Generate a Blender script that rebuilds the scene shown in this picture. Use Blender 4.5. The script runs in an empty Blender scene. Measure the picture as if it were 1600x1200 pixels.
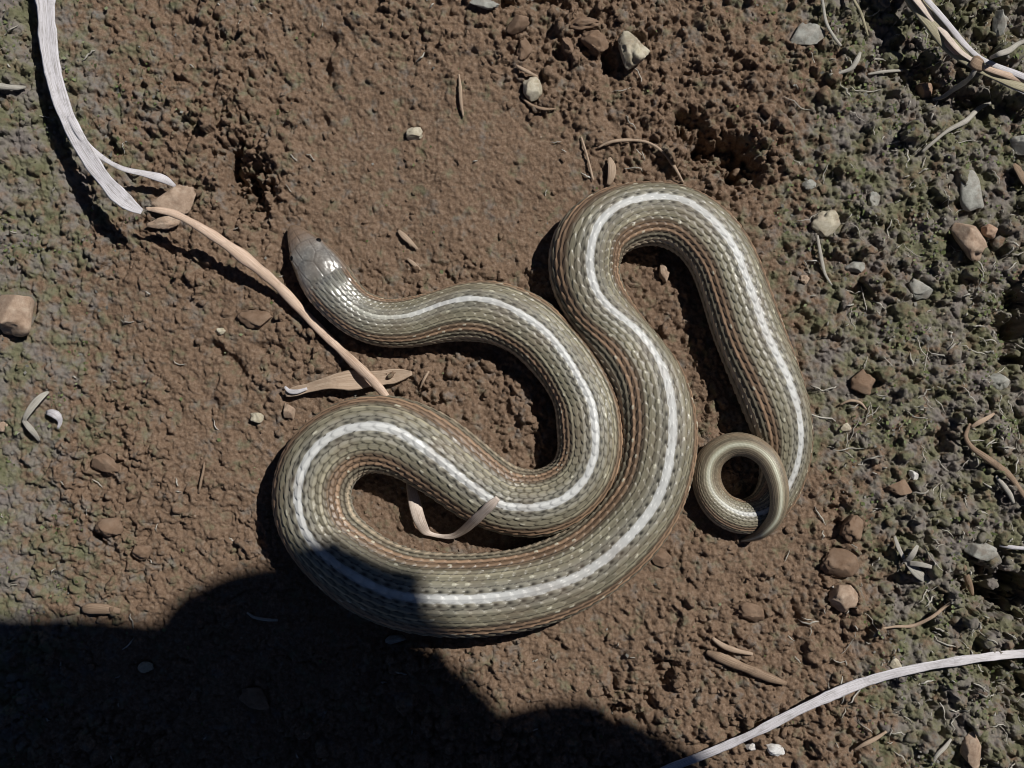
import bpy, math, random
import numpy as np
from mathutils import Vector, noise as mnoise

# ------------------------------------------------------------------ units
S = 0.0003            # metres per ground pixel of the photograph
H = 1900.0            # camera height in the same pixels
random.seed(7)
rng = np.random.default_rng(11)
scene = bpy.context.scene
C = scene.collection

def W(px, py, z=0.0):
    """a place seen at pixel (px, py) that stands z ground pixels above the soil"""
    k = (1.0 - z / H) * S
    return np.array([(px - 800.0) * k, (600.0 - py) * k, z * S])

# ------------------------------------------------------------------ camera
cam_d = bpy.data.cameras.new('camera')
cam = bpy.data.objects.new('camera', cam_d); C.objects.link(cam)
cam.location = (0, 0, H * S)
cam.rotation_euler = (0, 0, 0)
cam_d.sensor_width = 36.0
cam_d.lens = 36.0 * H / 1600.0
cam_d.clip_start = 0.005
cam_d.clip_end = 500.0
scene.camera = cam

# ------------------------------------------------------------------ light
SUN_EL = math.radians(51.0)
SUN_AZ = math.atan2(0.77, 0.64)        # clockwise from +Y (top of the picture)
world = bpy.data.worlds.new('World'); scene.world = world
world.use_nodes = True
wn = world.node_tree.nodes; wl = world.node_tree.links
sky = wn.new('ShaderNodeTexSky'); sky.sky_type = 'NISHITA'
sky.sun_disc = False
sky.sun_elevation = SUN_EL; sky.sun_rotation = SUN_AZ
sky.air_density = 0.25; sky.dust_density = 0.0; sky.ozone_density = 1.0
bg = wn['Background']; bg.inputs['Strength'].default_value = 0.05
wl.new(sky.outputs['Color'], bg.inputs['Color'])
sun_d = bpy.data.lights.new('sun', 'SUN'); sun_d.energy = 4.4
sun_d.angle = math.radians(0.53); sun_d.color = (1.0, 0.965, 0.90)
sun = bpy.data.objects.new('sun', sun_d); C.objects.link(sun)
ce, se = math.cos(SUN_EL), math.sin(SUN_EL)
to_sun = Vector((math.sin(SUN_AZ) * ce, math.cos(SUN_AZ) * ce, se))
sun.rotation_euler = to_sun.to_track_quat('Z', 'Y').to_euler()
sun.location = to_sun * 5
vs = scene.view_settings
vs.view_transform = 'Standard'; vs.look = 'None'; vs.exposure = 0.0; vs.gamma = 1.0
vs.use_curve_mapping = False
scene.cycles.filter_width = 1.0

# ------------------------------------------------------------------ helpers
def hash2(ix, iy, seed):
    n = (ix.astype(np.int64) * 374761393 + iy.astype(np.int64) * 668265263 + seed * 1442695041) & 0xFFFFFFFF
    n = ((n ^ (n >> 13)) * 1274126177) & 0xFFFFFFFF
    n = n ^ (n >> 16)
    return (n & 0xFFFFFF) / float(0xFFFFFF)

def vnoise(x, y, seed=0):
    ix = np.floor(x); iy = np.floor(y)
    fx = x - ix; fy = y - iy
    fx = fx * fx * fx * (fx * (fx * 6 - 15) + 10); fy = fy * fy * fy * (fy * (fy * 6 - 15) + 10)
    a = hash2(ix, iy, seed); b = hash2(ix + 1, iy, seed)
    c = hash2(ix, iy + 1, seed); d = hash2(ix + 1, iy + 1, seed)
    return (a + (b - a) * fx) * (1 - fy) + (c + (d - c) * fx) * fy      # 0..1

def fbm(x, y, seed=0, octv=4, gain=0.5):
    s = 0; a = 1.0; t = 0
    for o in range(octv):
        s = s + a * (vnoise(x * 2 ** o + 17.3 * o, y * 2 ** o - 9.1 * o, seed + o) - 0.5)
        t += a; a *= gain
    return s / t * 2.0                                                  # about -1..1

def smooth(e0, e1, x):
    t = np.clip((x - e0) / (e1 - e0), 0, 1)
    return t * t * (3 - 2 * t)

def mesh_obj(name, verts, faces, mat=None, parent=None, shade=True):
    me = bpy.data.meshes.new(name)
    verts = np.asarray(verts, dtype=np.float32)
    faces = np.asarray(faces, dtype=np.int32) if not isinstance(faces, list) else faces
    if isinstance(faces, list):
        me.from_pydata([tuple(v) for v in verts], [], faces)
    else:
        nf, k = faces.shape
        me.vertices.add(len(verts)); me.vertices.foreach_set('co', verts.ravel())
        me.loops.add(nf * k); me.loops.foreach_set('vertex_index', faces.ravel())
        me.polygons.add(nf); me.polygons.foreach_set('loop_start', np.arange(0, nf * k, k, dtype=np.int32))
        me.update(calc_edges=True)
    if shade:
        me.polygons.foreach_set('use_smooth', np.ones(len(me.polygons), dtype=bool))
    me.validate()
    me.update()
    if mat is not None:
        me.materials.append(mat)
    o = bpy.data.objects.new(name, me)
    C.objects.link(o)
    if parent is not None:
        o.parent = parent
    return o

def fattr(o, name, vals):
    a = o.data.attributes.new(name, 'FLOAT', 'POINT')
    a.data.foreach_set('value', np.asarray(vals, dtype=np.float32).ravel())

def cattr(o, name, rgb):
    rgb = np.asarray(rgb, dtype=np.float32)
    a = o.data.color_attributes.new(name, 'FLOAT_COLOR', 'POINT')
    full = np.ones((len(rgb), 4), dtype=np.float32); full[:, :3] = rgb
    a.data.foreach_set('color', full.ravel())

def tag(o, label=None, cat=None, group=None, kind=None):
    if label: o['label'] = label
    if cat: o['category'] = cat
    if group: o['group'] = group
    if kind: o['kind'] = kind
    return o

def empty(name, loc):
    o = bpy.data.objects.new(name, None); o.location = loc
    o.empty_display_size = 0.01
    C.objects.link(o)
    return o

def spline(P, step):
    """Catmull-Rom (centripetal) through the rows of P, resampled at about even steps of the first two columns"""
    P = np.asarray(P, float)
    P = np.vstack([2 * P[0] - P[1], P, 2 * P[-1] - P[-2]])
    out = []
    for i in range(1, len(P) - 2):
        p0, p1, p2, p3 = P[i - 1], P[i], P[i + 1], P[i + 2]
        d = lambda a, b: max(np.linalg.norm((b - a)[:3]), 1e-6) ** 0.5
        t0 = 0; t1 = t0 + d(p0, p1); t2 = t1 + d(p1, p2); t3 = t2 + d(p2, p3)
        n = 12
        for t in np.linspace(t1, t2, n, endpoint=False):
            A1 = (t1 - t) / (t1 - t0) * p0 + (t - t0) / (t1 - t0) * p1
            A2 = (t2 - t) / (t2 - t1) * p1 + (t - t1) / (t2 - t1) * p2
            A3 = (t3 - t) / (t3 - t2) * p2 + (t - t2) / (t3 - t2) * p3
            B1 = (t2 - t) / (t2 - t0) * A1 + (t - t0) / (t2 - t0) * A2
            B2 = (t3 - t) / (t3 - t1) * A2 + (t - t1) / (t3 - t1) * A3
            out.append((t2 - t) / (t2 - t1) * B1 + (t - t1) / (t2 - t1) * B2)
    out.append(P[-2]); out = np.array(out)
    L = np.concatenate([[0], np.cumsum(np.linalg.norm(np.diff(out[:, :2], axis=0), axis=1))])
    n = max(4, int(round(L[-1] / step)) + 1)
    q = np.linspace(0, L[-1], n)
    return np.stack([np.interp(q, L, out[:, k]) for k in range(out.shape[1])], 1), q

# ------------------------------------------------------------------ materials
def new_mat(name):
    m = bpy.data.materials.new(name); m.use_nodes = True
    nt = m.node_tree
    return m, nt, nt.nodes['Principled BSDF']

def N(nt, typ, **kw):
    n = nt.nodes.new(typ)
    for k, v in kw.items():
        if k in n.inputs: n.inputs[k].default_value = v
        else: setattr(n, k, v)
    return n

def ramp(nt, stops, interp='LINEAR'):
    r = nt.nodes.new('ShaderNodeValToRGB'); r.color_ramp.interpolation = interp
    e = r.color_ramp.elements
    while len(e) < len(stops): e.new(0.5)
    for i, (p, c) in enumerate(stops):
        e[i].position = p; e[i].color = (*c, 1) if len(c) == 3 else c
    return r

def mixc(nt, fac, a, b, mode='MIX'):
    m = nt.nodes.new('ShaderNodeMix'); m.data_type = 'RGBA'; m.blend_type = mode
    if isinstance(fac, (int, float)): m.inputs['Factor'].default_value = fac
    else: nt.links.new(fac, m.inputs['Factor'])
    for s, v in ((6, a), (7, b)):
        if isinstance(v, tuple): m.inputs[s].default_value = (*v, 1)
        else: nt.links.new(v, m.inputs[s])
    return m.outputs[2]

def soil_material():
    m, nt, b = new_mat('soil')
    L = nt.links.new
    tc = N(nt, 'ShaderNodeNewGeometry')
    at = N(nt, 'ShaderNodeAttribute', attribute_name='grey')
    n1 = N(nt, 'ShaderNodeTexNoise', Scale=26.0, Detail=5.0, Roughness=0.6); L(tc.outputs['Position'], n1.inputs['Vector'])
    n2 = N(nt, 'ShaderNodeTexNoise', Scale=560.0, Detail=4.0, Roughness=0.75); L(tc.outputs['Position'], n2.inputs['Vector'])
    n3 = N(nt, 'ShaderNodeTexNoise', Scale=85.0, Detail=4.0, Roughness=0.6); L(tc.outputs['Position'], n3.inputs['Vector'])
    n4 = N(nt, 'ShaderNodeTexNoise', Scale=160.0, Detail=3.0, Roughness=0.6); L(tc.outputs['Position'], n4.inputs['Vector'])
    brown = ramp(nt, [(0.30, (0.105, 0.067, 0.044)), (0.5, (0.172, 0.117, 0.081)), (0.70, (0.280, 0.207, 0.155))])
    L(n2.outputs['Fac'], brown.inputs[0])
    brown2 = mixc(nt, 0.25, brown.outputs[0], (0.165, 0.110, 0.076))
    # a grey-olive soil with algae and fine humus, taking over towards the edges
    olive = ramp(nt, [(0.34, (0.112, 0.130, 0.072)), (0.46, (0.150, 0.160, 0.105)), (0.54, (0.185, 0.182, 0.162)), (0.66, (0.170, 0.162, 0.162))])
    L(n3.outputs['Fac'], olive.inputs[0])
    oliv2 = mixc(nt, 0.25, olive.outputs[0], brown2)
    add = N(nt, 'ShaderNodeMath', operation='ADD'); L(at.outputs['Fac'], add.inputs[0])
    sc = N(nt, 'ShaderNodeMath', operation='MULTIPLY_ADD'); L(n4.outputs['Fac'], sc.inputs[0]); sc.inputs[1].default_value = 3.0; sc.inputs[2].default_value = -1.5
    L(sc.outputs[0], add.inputs[1])
    msk = ramp(nt, [(0.22, (0, 0, 0)), (0.88, (1, 1, 1))]); L(add.outputs[0], msk.inputs[0])
    col = mixc(nt, msk.outputs[0], brown2, oliv2)
    # scattered pale mineral grains
    vo = N(nt, 'ShaderNodeTexVoronoi', Scale=520.0); L(tc.outputs['Position'], vo.inputs['Vector'])
    gr = ramp(nt, [(0.0, (1, 1, 1)), (0.03, (1, 1, 1)), (0.06, (0, 0, 0))]); L(vo.outputs['Color'], gr.inputs[0])
    dist = ramp(nt, [(0.25, (1, 1, 1)), (0.4, (0, 0, 0))]); L(vo.outputs['Distance'], dist.inputs[0])
    gm = N(nt, 'ShaderNodeMath', operation='MULTIPLY'); L(gr.outputs[0], gm.inputs[0]); L(dist.outputs[0], gm.inputs[1])
    gm2 = N(nt, 'ShaderNodeMath', operation='MULTIPLY'); L(gm.outputs[0], gm2.inputs[0]); gm2.inputs[1].default_value = 0.6
    col = mixc(nt, gm2.outputs[0], col, (0.42, 0.34, 0.27))
    L(col, b.inputs['Base Color'])
    b.inputs['Roughness'].default_value = 0.95
    b.inputs['Specular IOR Level'].default_value = 0.15
    nb = N(nt, 'ShaderNodeTexNoise', Scale=900.0, Detail=4.0, Roughness=0.7); L(tc.outputs['Position'], nb.inputs['Vector'])
    bp = N(nt, 'ShaderNodeBump', Strength=0.75, Distance=0.0008); L(nb.outputs['Fac'], bp.inputs['Height'])
    L(bp.outputs[0], b.inputs['Normal'])
    return m

def stone_material(name, c0, c1, c2, rough=0.8, scale=220.0, spec=0.3):
    m, nt, b = new_mat(name); L = nt.links.new
    tc = N(nt, 'ShaderNodeNewGeometry')
    n1 = N(nt, 'ShaderNodeTexNoise', Scale=scale, Detail=5.0, Roughness=0.65); L(tc.outputs['Position'], n1.inputs['Vector'])
    r = ramp(nt, [(0.32, c0), (0.5, c1), (0.7, c2)]); L(n1.outputs['Fac'], r.inputs[0])
    n2 = N(nt, 'ShaderNodeTexNoise', Scale=130.0, Detail=4.0, Roughness=0.7); L(tc.outputs['Position'], n2.inputs['Vector'])
    dm = ramp(nt, [(0.45, (0, 0, 0)), (0.80, (0.8, 0.8, 0.8))]); L(n2.outputs['Fac'], dm.inputs[0])
    col = mixc(nt, dm.outputs[0], r.outputs[0], (0.165, 0.110, 0.076))      # soil dust caught on it
    L(col, b.inputs['Base Color'])
    b.inputs['Roughness'].default_value = rough
    b.inputs['Specular IOR Level'].default_value = spec
    nb = N(nt, 'ShaderNodeTexNoise', Scale=700.0, Detail=4.0, Roughness=0.7); L(tc.outputs['Position'], nb.inputs['Vector'])
    bp = N(nt, 'ShaderNodeBump', Strength=0.5, Distance=0.0006); L(nb.outputs['Fac'], bp.inputs['Height'])
    L(bp.outputs[0], b.inputs['Normal'])
    return m

def fibre_material(name, c0, c1, c2, rough=0.6, sub=0.0):
    """dry plant matter: colour runs in long streaks (attributes 'along', 'across')"""
    m, nt, b = new_mat(name); L = nt.links.new
    al = N(nt, 'ShaderNodeAttribute', attribute_name='along'); ac = N(nt, 'ShaderNodeAttribute', attribute_name='across')
    cv = N(nt, 'ShaderNodeCombineXYZ')
    ma = N(nt, 'ShaderNodeMath', operation='MULTIPLY'); L(al.outputs['Fac'], ma.inputs[0]); ma.inputs[1].default_value = 0.018
    mb = N(nt, 'ShaderNodeMath', operation='MULTIPLY'); L(ac.outputs['Fac'], mb.inputs[0]); mb.inputs[1].default_value = 7.0
    L(ma.outputs[0], cv.inputs[0]); L(mb.outputs[0], cv.inputs[1])
    n1 = N(nt, 'ShaderNodeTexNoise', Scale=1.6, Detail=5.0, Roughness=0.7); L(cv.outputs[0], n1.inputs['Vector'])
    r = ramp(nt, [(0.36, c0), (0.5, c1), (0.62, c2)]); L(n1.outputs['Fac'], r.inputs[0])
    tc = N(nt, 'ShaderNodeNewGeometry')
    n2 = N(nt, 'ShaderNodeTexNoise', Scale=170.0, Detail=4.0, Roughness=0.7); L(tc.outputs['Position'], n2.inputs['Vector'])
    dm = ramp(nt, [(0.52, (0, 0, 0)), (0.76, (0.5, 0.5, 0.5))]); L(n2.outputs['Fac'], dm.inputs[0])
    col = mixc(nt, dm.outputs[0], r.outputs[0], tuple(0.55 * x for x in c0))
    L(col, b.inputs['Base Color'])
    b.inputs['Roughness'].default_value = rough
    b.inputs['Specular IOR Level'].default_value = 0.35
    bp = N(nt, 'ShaderNodeBump', Strength=0.5, Distance=0.0005); L(n1.outputs['Fac'], bp.inputs['Height'])
    L(bp.outputs[0], b.inputs['Normal'])
    return m

M_SOIL = soil_material()
M_TAN = stone_material('tan_stone', (0.27, 0.19, 0.135), (0.38, 0.28, 0.21), (0.48, 0.38, 0.295))
M_PALE = stone_material('pale_stone', (0.32, 0.28, 0.20), (0.44, 0.40, 0.31), (0.56, 0.52, 0.43))
M_GREY = stone_material('grey_stone', (0.20, 0.20, 0.18), (0.30, 0.30, 0.275), (0.40, 0.40, 0.37))
M_CLOD = stone_material('soil_clod', (0.150, 0.098, 0.066), (0.20, 0.136, 0.096), (0.26, 0.19, 0.14), 0.95, 260.0, 0.12)
M_RED = stone_material('reddish_stone', (0.27, 0.17, 0.12), (0.34, 0.22, 0.155), (0.42, 0.30, 0.22))
M_QUARTZ = stone_material('quartz', (0.55, 0.54, 0.52), (0.68, 0.67, 0.66), (0.80, 0.80, 0.80), 0.4, 300.0, 0.5)
M_WHITEGRASS = fibre_material('bleached_grass', (0.30, 0.28, 0.27), (0.56, 0.54, 0.57), (0.66, 0.64, 0.68), 0.5)
M_TANGRASS = fibre_material('tan_grass', (0.40, 0.27, 0.19), (0.56, 0.41, 0.31), (0.68, 0.54, 0.44), 0.5)
M_PINKGRASS = fibre_material('pale_dry_stem', (0.42, 0.33, 0.27), (0.60, 0.50, 0.43), (0.70, 0.62, 0.56), 0.5)
M_STRAW = fibre_material('straw', (0.20, 0.175, 0.105), (0.34, 0.305, 0.205), (0.47, 0.43, 0.31), 0.6)
M_TWIG = fibre_material('brown_twig', (0.16, 0.105, 0.07), (0.25, 0.175, 0.12), (0.34, 0.25, 0.18), 0.75)
M_ROOT = fibre_material('grey_root', (0.24, 0.22, 0.19), (0.36, 0.34, 0.30), (0.48, 0.46, 0.42), 0.7)
M_LEAF = fibre_material('dry_leaf', (0.28, 0.20, 0.14), (0.38, 0.28, 0.205), (0.47, 0.37, 0.28), 0.7)

# ------------------------------------------------------------------ the snake's line (pixels): x, y, half width
ST = np.array([
 (455,355,5),(460,362,12),(468,374,19),(482,396,29),(499,420,37),(513,442,38),(530,464,36),(553,486,34.5),(580,499,35.5),
 (610,505,36),(645,503,37),(690,494,39),(735,487,44),(780,490,46),(827,511,46),(861,543,45),(893,580,46),(914,620,47),
 (922,660,49),(922,712,48),(906,749,47),(876,775,48),(838,787,49),(793,781,50),(752,762,53),(717,736,55),(679,709,57),
 (638,688,57),(597,678,57),(555,683,56),(521,703,56),(497,733,57),(487,769,57),(491,804,57),(509,840,56),(541,873,57),
 (583,902,58),(633,921,59),(695,930,60),(762,929,60),(825,919,59),(883,898,58),(935,866,57),(978,825,57),(1007,778,57),
 (1023,732,56.5),(1029,688,57),(1025,642,56.5),(1012,598,54),(986,556,50),(953,510,47),(926,466,49),(913,426,51.5),
 (917,388,53),(937,359,51),(970,341,49),(1016,334,47),(1060,341,48),(1100,366,48.5),(1127,403,49),(1146,449,50),(1162,498,51),
 (1182,552,51),(1202,604,50),(1217,650,47),(1226,693,41),(1224,735,35.5),(1214,770,31),(1194,796,28),(1163,807,26),
 (1131,797,24.5),(1110,771,22.5),(1104,742,21),(1113,714,19.5),(1140,696,18),(1172,697,17),(1198,715,16),(1213,745,15),
 (1218,778,13.5),(1212,808,11.5),(1195,829,9.5),(1180,838,7),(1168,842.5,4.5),(1158,845,1.8)], float)
# height of the underside above the soil
LIFT = np.zeros(len(ST))
LIFT[:9] = [14, 14, 14, 13, 12, 10, 8, 5, 2]
for i, v in ((17,3),(18,6),(19,8),(20,9),(21,7),(22,4)): LIFT[i] = v
LIFT[70:84] = [0, 2, 8, 18, 30, 43, 53, 58, 58, 48, 33, 18, 8, 3]
STRIPE = np.array([
 (455,355),(468,374),(482,395),(500,419),(516,441),(533,461),(560,484),(585,496),(610,497),(645,495),(690,478),(745,469),(790,481),(820,497),(857,525),
 (882,557),(907,600),(922,632),(927,670),(928,689),(919,731),(898,761),(862,782),(820,788),(784,785),(760,770),(727,746),(694,719),(658,692),(630,674),
 (596,665),(557,667),(519,684),(491,712),(477,747),(477,792),(491,834),(515,859),(557,890),(617,918),(645,924),(730,927),(805,920),
 (865,906),(910,887),(940,867),(970,839),(1000,806),(1024,770),(1036,731),(1043,686),(1044,650),(1037,600),(1022,560),(990,517),(970,500),
 (940,475),(922,440),(920,400),(930,360),(950,337),(982,320),(1020,314),(1057,317),(1090,335),(1115,360),(1140,392),(1155,430),(1170,472),
 (1189,525),(1215,577),(1235,630),(1242,672),(1238,722),(1226,755),(1213,778),(1192,796),(1163,801),(1134,790),(1112,766),(1103,742),(1112,713),(1140,694),
 (1172,695),(1198,714),(1213,745),(1218,778),(1212,808),(1195,830),(1165,844),(1135,850),(1108,853)], float)

def gsm(a, sig):
    k = int(sig * 3); x = np.arange(-k, k + 1); g = np.exp(-0.5 * (x / sig) ** 2); g /= g.sum()
    p = np.concatenate([2 * a[0] - a[k:0:-1], a, 2 * a[-1] - a[-2:-k - 2:-1]])
    return np.convolve(p, g, 'valid')

STEP = 2.6
line, q = spline(np.column_stack([ST[:, :2], LIFT, ST[:, 2]])[:, [0, 1, 2, 3]], 1.0)
SIG = 9.0
sx, sy = gsm(line[:, 0], SIG), gsm(line[:, 1], SIG)
# keep the tight tail coil from shrinking
wt = np.clip((q - (q[-1] - 560)) / 120, 0, 1)
sx = sx * (1 - wt) + gsm(line[:, 0], 4) * wt; sy = sy * (1 - wt) + gsm(line[:, 1], 4) * wt
hw = gsm(line[:, 3], 7.0); lift = np.maximum(gsm(line[:, 2], 9.0), 0)
hd = np.clip(q / 14.0, 0, 1)
hw = hw * hd + line[:, 3] * (1 - hd)
cl = np.column_stack([sx, sy])
strp, _ = spline(np.column_stack([STRIPE, np.zeros(len(STRIPE))]), 2.0)
tan2 = np.gradient(cl, axis=0); tan2 /= np.linalg.norm(tan2, axis=1)[:, None]
nrm2 = np.column_stack([tan2[:, 1], -tan2[:, 0]])            # picture-space left normal (y down)
off = np.zeros(len(cl)); j0 = 0
for i in range(len(cl)):
    lo, hi = max(0, j0 - 40), min(len(strp), j0 + 60)
    d = strp[lo:hi, :2] - cl[i]
    along = np.abs(d @ tan2[i]) + 0.1 * np.linalg.norm(d, axis=1)
    j0 = lo + int(np.argmin(along))
    off[i] = (strp[j0, :2] - cl[i]) @ nrm2[i]
roll = np.arcsin(np.clip(off / np.maximum(hw, 8), -0.6, 0.6))
roll[q < 80] = 0; roll[q > q[-1] - 330] *= 0.3
roll = gsm(roll, 16.0)

# ------------------------------------------------------------------ stones and clods (built further down; the soil is pressed down under them)
def stone_args(*a, **k): STONES.append((a, k))
STONES = []
stone_args('stone', 'tan angular stone at the left edge beside the purple grey soil', 'stone', 26,484,38,42,28,-20,M_TAN,1,0.3,6)
stone_args('stone', 'pale lumpy pitted stone near the top edge', 'stone', 984,80,31,33,30,10,M_PALE,102,0.55,4)
stone_args('pebble', 'cream rounded pebble touching a short twig near the top', 'pebble', 831,141,17,21,14,10,M_PALE,3,0.25,3)
stone_args('pebble', 'tiny cream pebble on smooth soil left of the top middle', 'pebble', 647,209,14,11,9,20,M_PALE,4,0.3,3)
stone_args('stone', 'pale greenish flat stone right of the top bend of the snake', 'stone', 1295,349,27,24,13,-15,M_PALE,5,0.35,5)
stone_args('chip', 'flat grey rectangular chip standing out at the right', 'stone chip', 1516,299,16,31,7,8,M_GREY,6,0.12,0,boxy=0.4)
stone_args('stone', 'tall tan stone directly below the flat grey chip', 'stone', 1514,372,24,38,24,8,M_TAN,7,0.35,5)
stone_args('pebble', 'small reddish pebble beside the tall tan stone', 'pebble', 1545,361,12,12,10,0,M_RED,8,0.3,3)
stone_args('pebble', 'oval pale grey pebble right of the descending body', 'pebble', 1336,419,17,12,11,-5,M_GREY,9,0.25,3)
stone_args('stone', 'broad grey stone sunk in mossy soil right of the oval pebble', 'stone', 1436,451,24,18,12,-20,M_GREY,10,0.4,5)
stone_args('clod', 'round brown clod halfway down right of the snake', 'clod', 1344,599,24,21,17,10,M_CLOD,11,0.35,4)
stone_args('stone', 'bluish grey stone near the right edge above the curved twig', 'stone', 1561,594,17,16,13,20,M_GREY,12,0.35,5)
stone_args('pebble', 'pale elongated pebble inside the upper loop of the snake', 'pebble', 1038,425,10,17,12,20,M_TAN,13,0.3,3)
stone_args('clod', 'largest brown clod below the tail on the right', 'clod', 1316,880,33,25,18,-15,M_CLOD,14,0.4,5)
stone_args('clod', 'faceted pale clod under the largest brown clod', 'clod', 1316,930,25,24,20,-30,M_TAN,15,0.3,7)
stone_args('clod', 'upright brown clod above the largest brown clod', 'clod', 1331,824,20,26,18,0,M_CLOD,16,0.4,4)
stone_args('clod', 'long low clod below the tail curl', 'clod', 1172,956,30,15,13,-25,M_CLOD,17,0.4,4)
stone_args('stone', 'flat grey green stone right of the pale grey forked husk', 'stone', 1531,861,26,14,12,-8,M_GREY,18,0.3,5)
stone_args('chip', 'larger white quartz chip at the bottom edge under the pale blade', 'stone chip', 1211,1171,17,10,9,-15,M_QUARTZ,19,0.4,6)
stone_args('chip', 'smaller white quartz chip left of the larger one at the bottom', 'stone chip', 1172,1167,9,8,7,0,M_QUARTZ,20,0.4,6)
stone_args('chip', 'pale triangular fragment above the blade at lower right', 'stone chip', 1398,1040,10,11,7,30,M_PALE,21,0.4,6)
stone_args('chip', 'bright quartz splinter pair on soil right of the tail', 'stone chip', 1427,741,11,7,8,-50,M_QUARTZ,22,0.5,6)
stone_args('clod', 'smooth brown clod under the quartz splinter', 'clod', 1406,763,20,15,12,-10,M_CLOD,23,0.35,4)
stone_args('clod', 'tan block of soil in the bottom right corner', 'clod', 1519,1174,17,32,16,5,M_TAN,24,0.35,5)
stone_args('stone', 'greenish column shaped stone under the straw at top right', 'stone', 1561,36,12,24,16,5,M_GREY,25,0.4,4)
stone_args('stone', 'dark grey stone cut by the right edge near the top', 'stone', 1597,226,20,17,15,0,M_GREY,26,0.35,5)
stone_args('pebble', 'pale grey flattened pebble at the top edge', 'pebble', 757,7,24,9,9,-6,M_GREY,27,0.3,4)
stone_args('clod', 'rounded clod below the top edge left of the pitted stone', 'clod', 811,38,21,14,14,5,M_CLOD,28,0.35,4)
stone_args('clod', 'wide clod touching the top of the brown clod by the pitted stone', 'clod', 912,36,26,12,13,5,M_CLOD,29,0.35,4)
stone_args('clod', 'brown clod immediately left of the pitted stone', 'clod', 929,65,23,17,16,-10,M_CLOD,30,0.4,4)
stone_args('clod', 'small clod with a dark gap on its left near the top', 'clod', 886,72,11,15,13,0,M_CLOD,31,0.4,4)
stone_args('clod', 'upright oval clod above the cream pebble and twig', 'clod', 821,77,15,18,13,0,M_CLOD,32,0.4,4)
stone_args('clod', 'greyish clod with a dark gap on its left in the lower left', 'clod', 172,822,23,18,15,0,M_CLOD,33,0.35,4)
stone_args('clod', 'round brown clod below the greyish clod in the lower left', 'clod', 220,862,17,14,11,0,M_CLOD,34,0.35,4)
stone_args('clod', 'low flat clod left of the snake, above the greyish clod', 'clod', 164,724,24,16,11,-10,M_CLOD,35,0.35,4)
stone_args('clod', 'flat smooth clod below the tan stem at left', 'clod', 400,497,30,17,9,-5,M_CLOD,36,0.35,4)
stone_args('pebble', 'pale pebble beside the top of the left loop', 'pebble', 402,652,11,9,8,0,M_PALE,37,0.35,4)
stone_args('chip', 'upright tan chip between the leaf strip and the left loop', 'stone chip', 452,643,10,14,9,5,M_TAN,38,0.2,6)
stone_args('pebble', 'dim pale pebble deep inside the shadow at lower left', 'pebble', 228,1040,13,11,10,-10,M_PALE,39,0.35,4)
stone_args('pebble', 'dim grey pebble in the shadow just below the left loop', 'pebble', 618,998,17,9,8,0,M_GREY,40,0.3,4)
stone_args('pebble', 'pinkish pebble close to the right side of the descending body', 'pebble', 1256,437,9,8,7,0,M_TAN,41,0.35,4)
stone_args('pebble', 'tiny white grain left of the tan stone at the right edge', 'pebble', 1320,668,8,7,6,30,M_PALE,42,0.4,4)
stone_args('chip', 'pale jagged chip in the mossy soil left of the flat grey chip', 'stone chip', 1365,314,13,14,9,30,M_GREY,43,0.5,6)
stone_args('chip', 'whitish ragged chip by the dark hollow at upper right', 'stone chip', 1264,288,12,10,8,0,M_GREY,44,0.55,6)
stone_args('stone', 'broad flat grey olive slab at upper right near thin stems', 'stone', 1258,56,34,22,7,10,M_GREY,45,0.35,5)
stone_args('pebble', 'reddish lump on the mossy soil below the straw rootlet', 'pebble', 1446,140,15,16,12,0,M_RED,46,0.4,4)
stone_args('clod', 'low brown clod by the lower right side of the big loop', 'clod', 1030,868,22,16,9,-20,M_CLOD,47,0.35,4)
stone_args('pebble', 'tiny tan pebble in the soil inside the upper loop', 'pebble', 1000,560,9,7,6,0,M_TAN,48,0.35,4)
stone_args('pebble', 'pale speck stone at the far left edge below the torn husk', 'pebble', 4,668,8,10,7,0,M_TAN,49,0.35,4)
stone_args('pebble', 'tiny pale pebble left of the lower edge of the head shadow', 'pebble', 345,517,8,7,6,0,M_PALE,50,0.35,4)
stone_args('clod', 'low clod in the shadow left of bottom centre', 'clod', 400,1090,26,18,12,-15,M_CLOD,51,0.35,4)
stone_args('clod', 'squarish tan clod under the junction of pale blade and tan stem', 'clod', 274,314,38,25,12,8,M_TAN,152,0.35,3,sink=-0.1)
stone_args('clod', 'small tan clod below the squarish clod near the pale blade', 'clod', 256,350,27,11,9,8,M_TAN,153,0.4,3,sink=0.0)

# ------------------------------------------------------------------ the soil surface
G0x, G1x, G0y, G1y, DG = -120, 1720, -120, 1320, 1.8
gx = np.arange(G0x, G1x + 0.1, DG); gy = np.arange(G0y, G1y + 0.1, DG)
X, Y = np.meshgrid(gx, gy)
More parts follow.
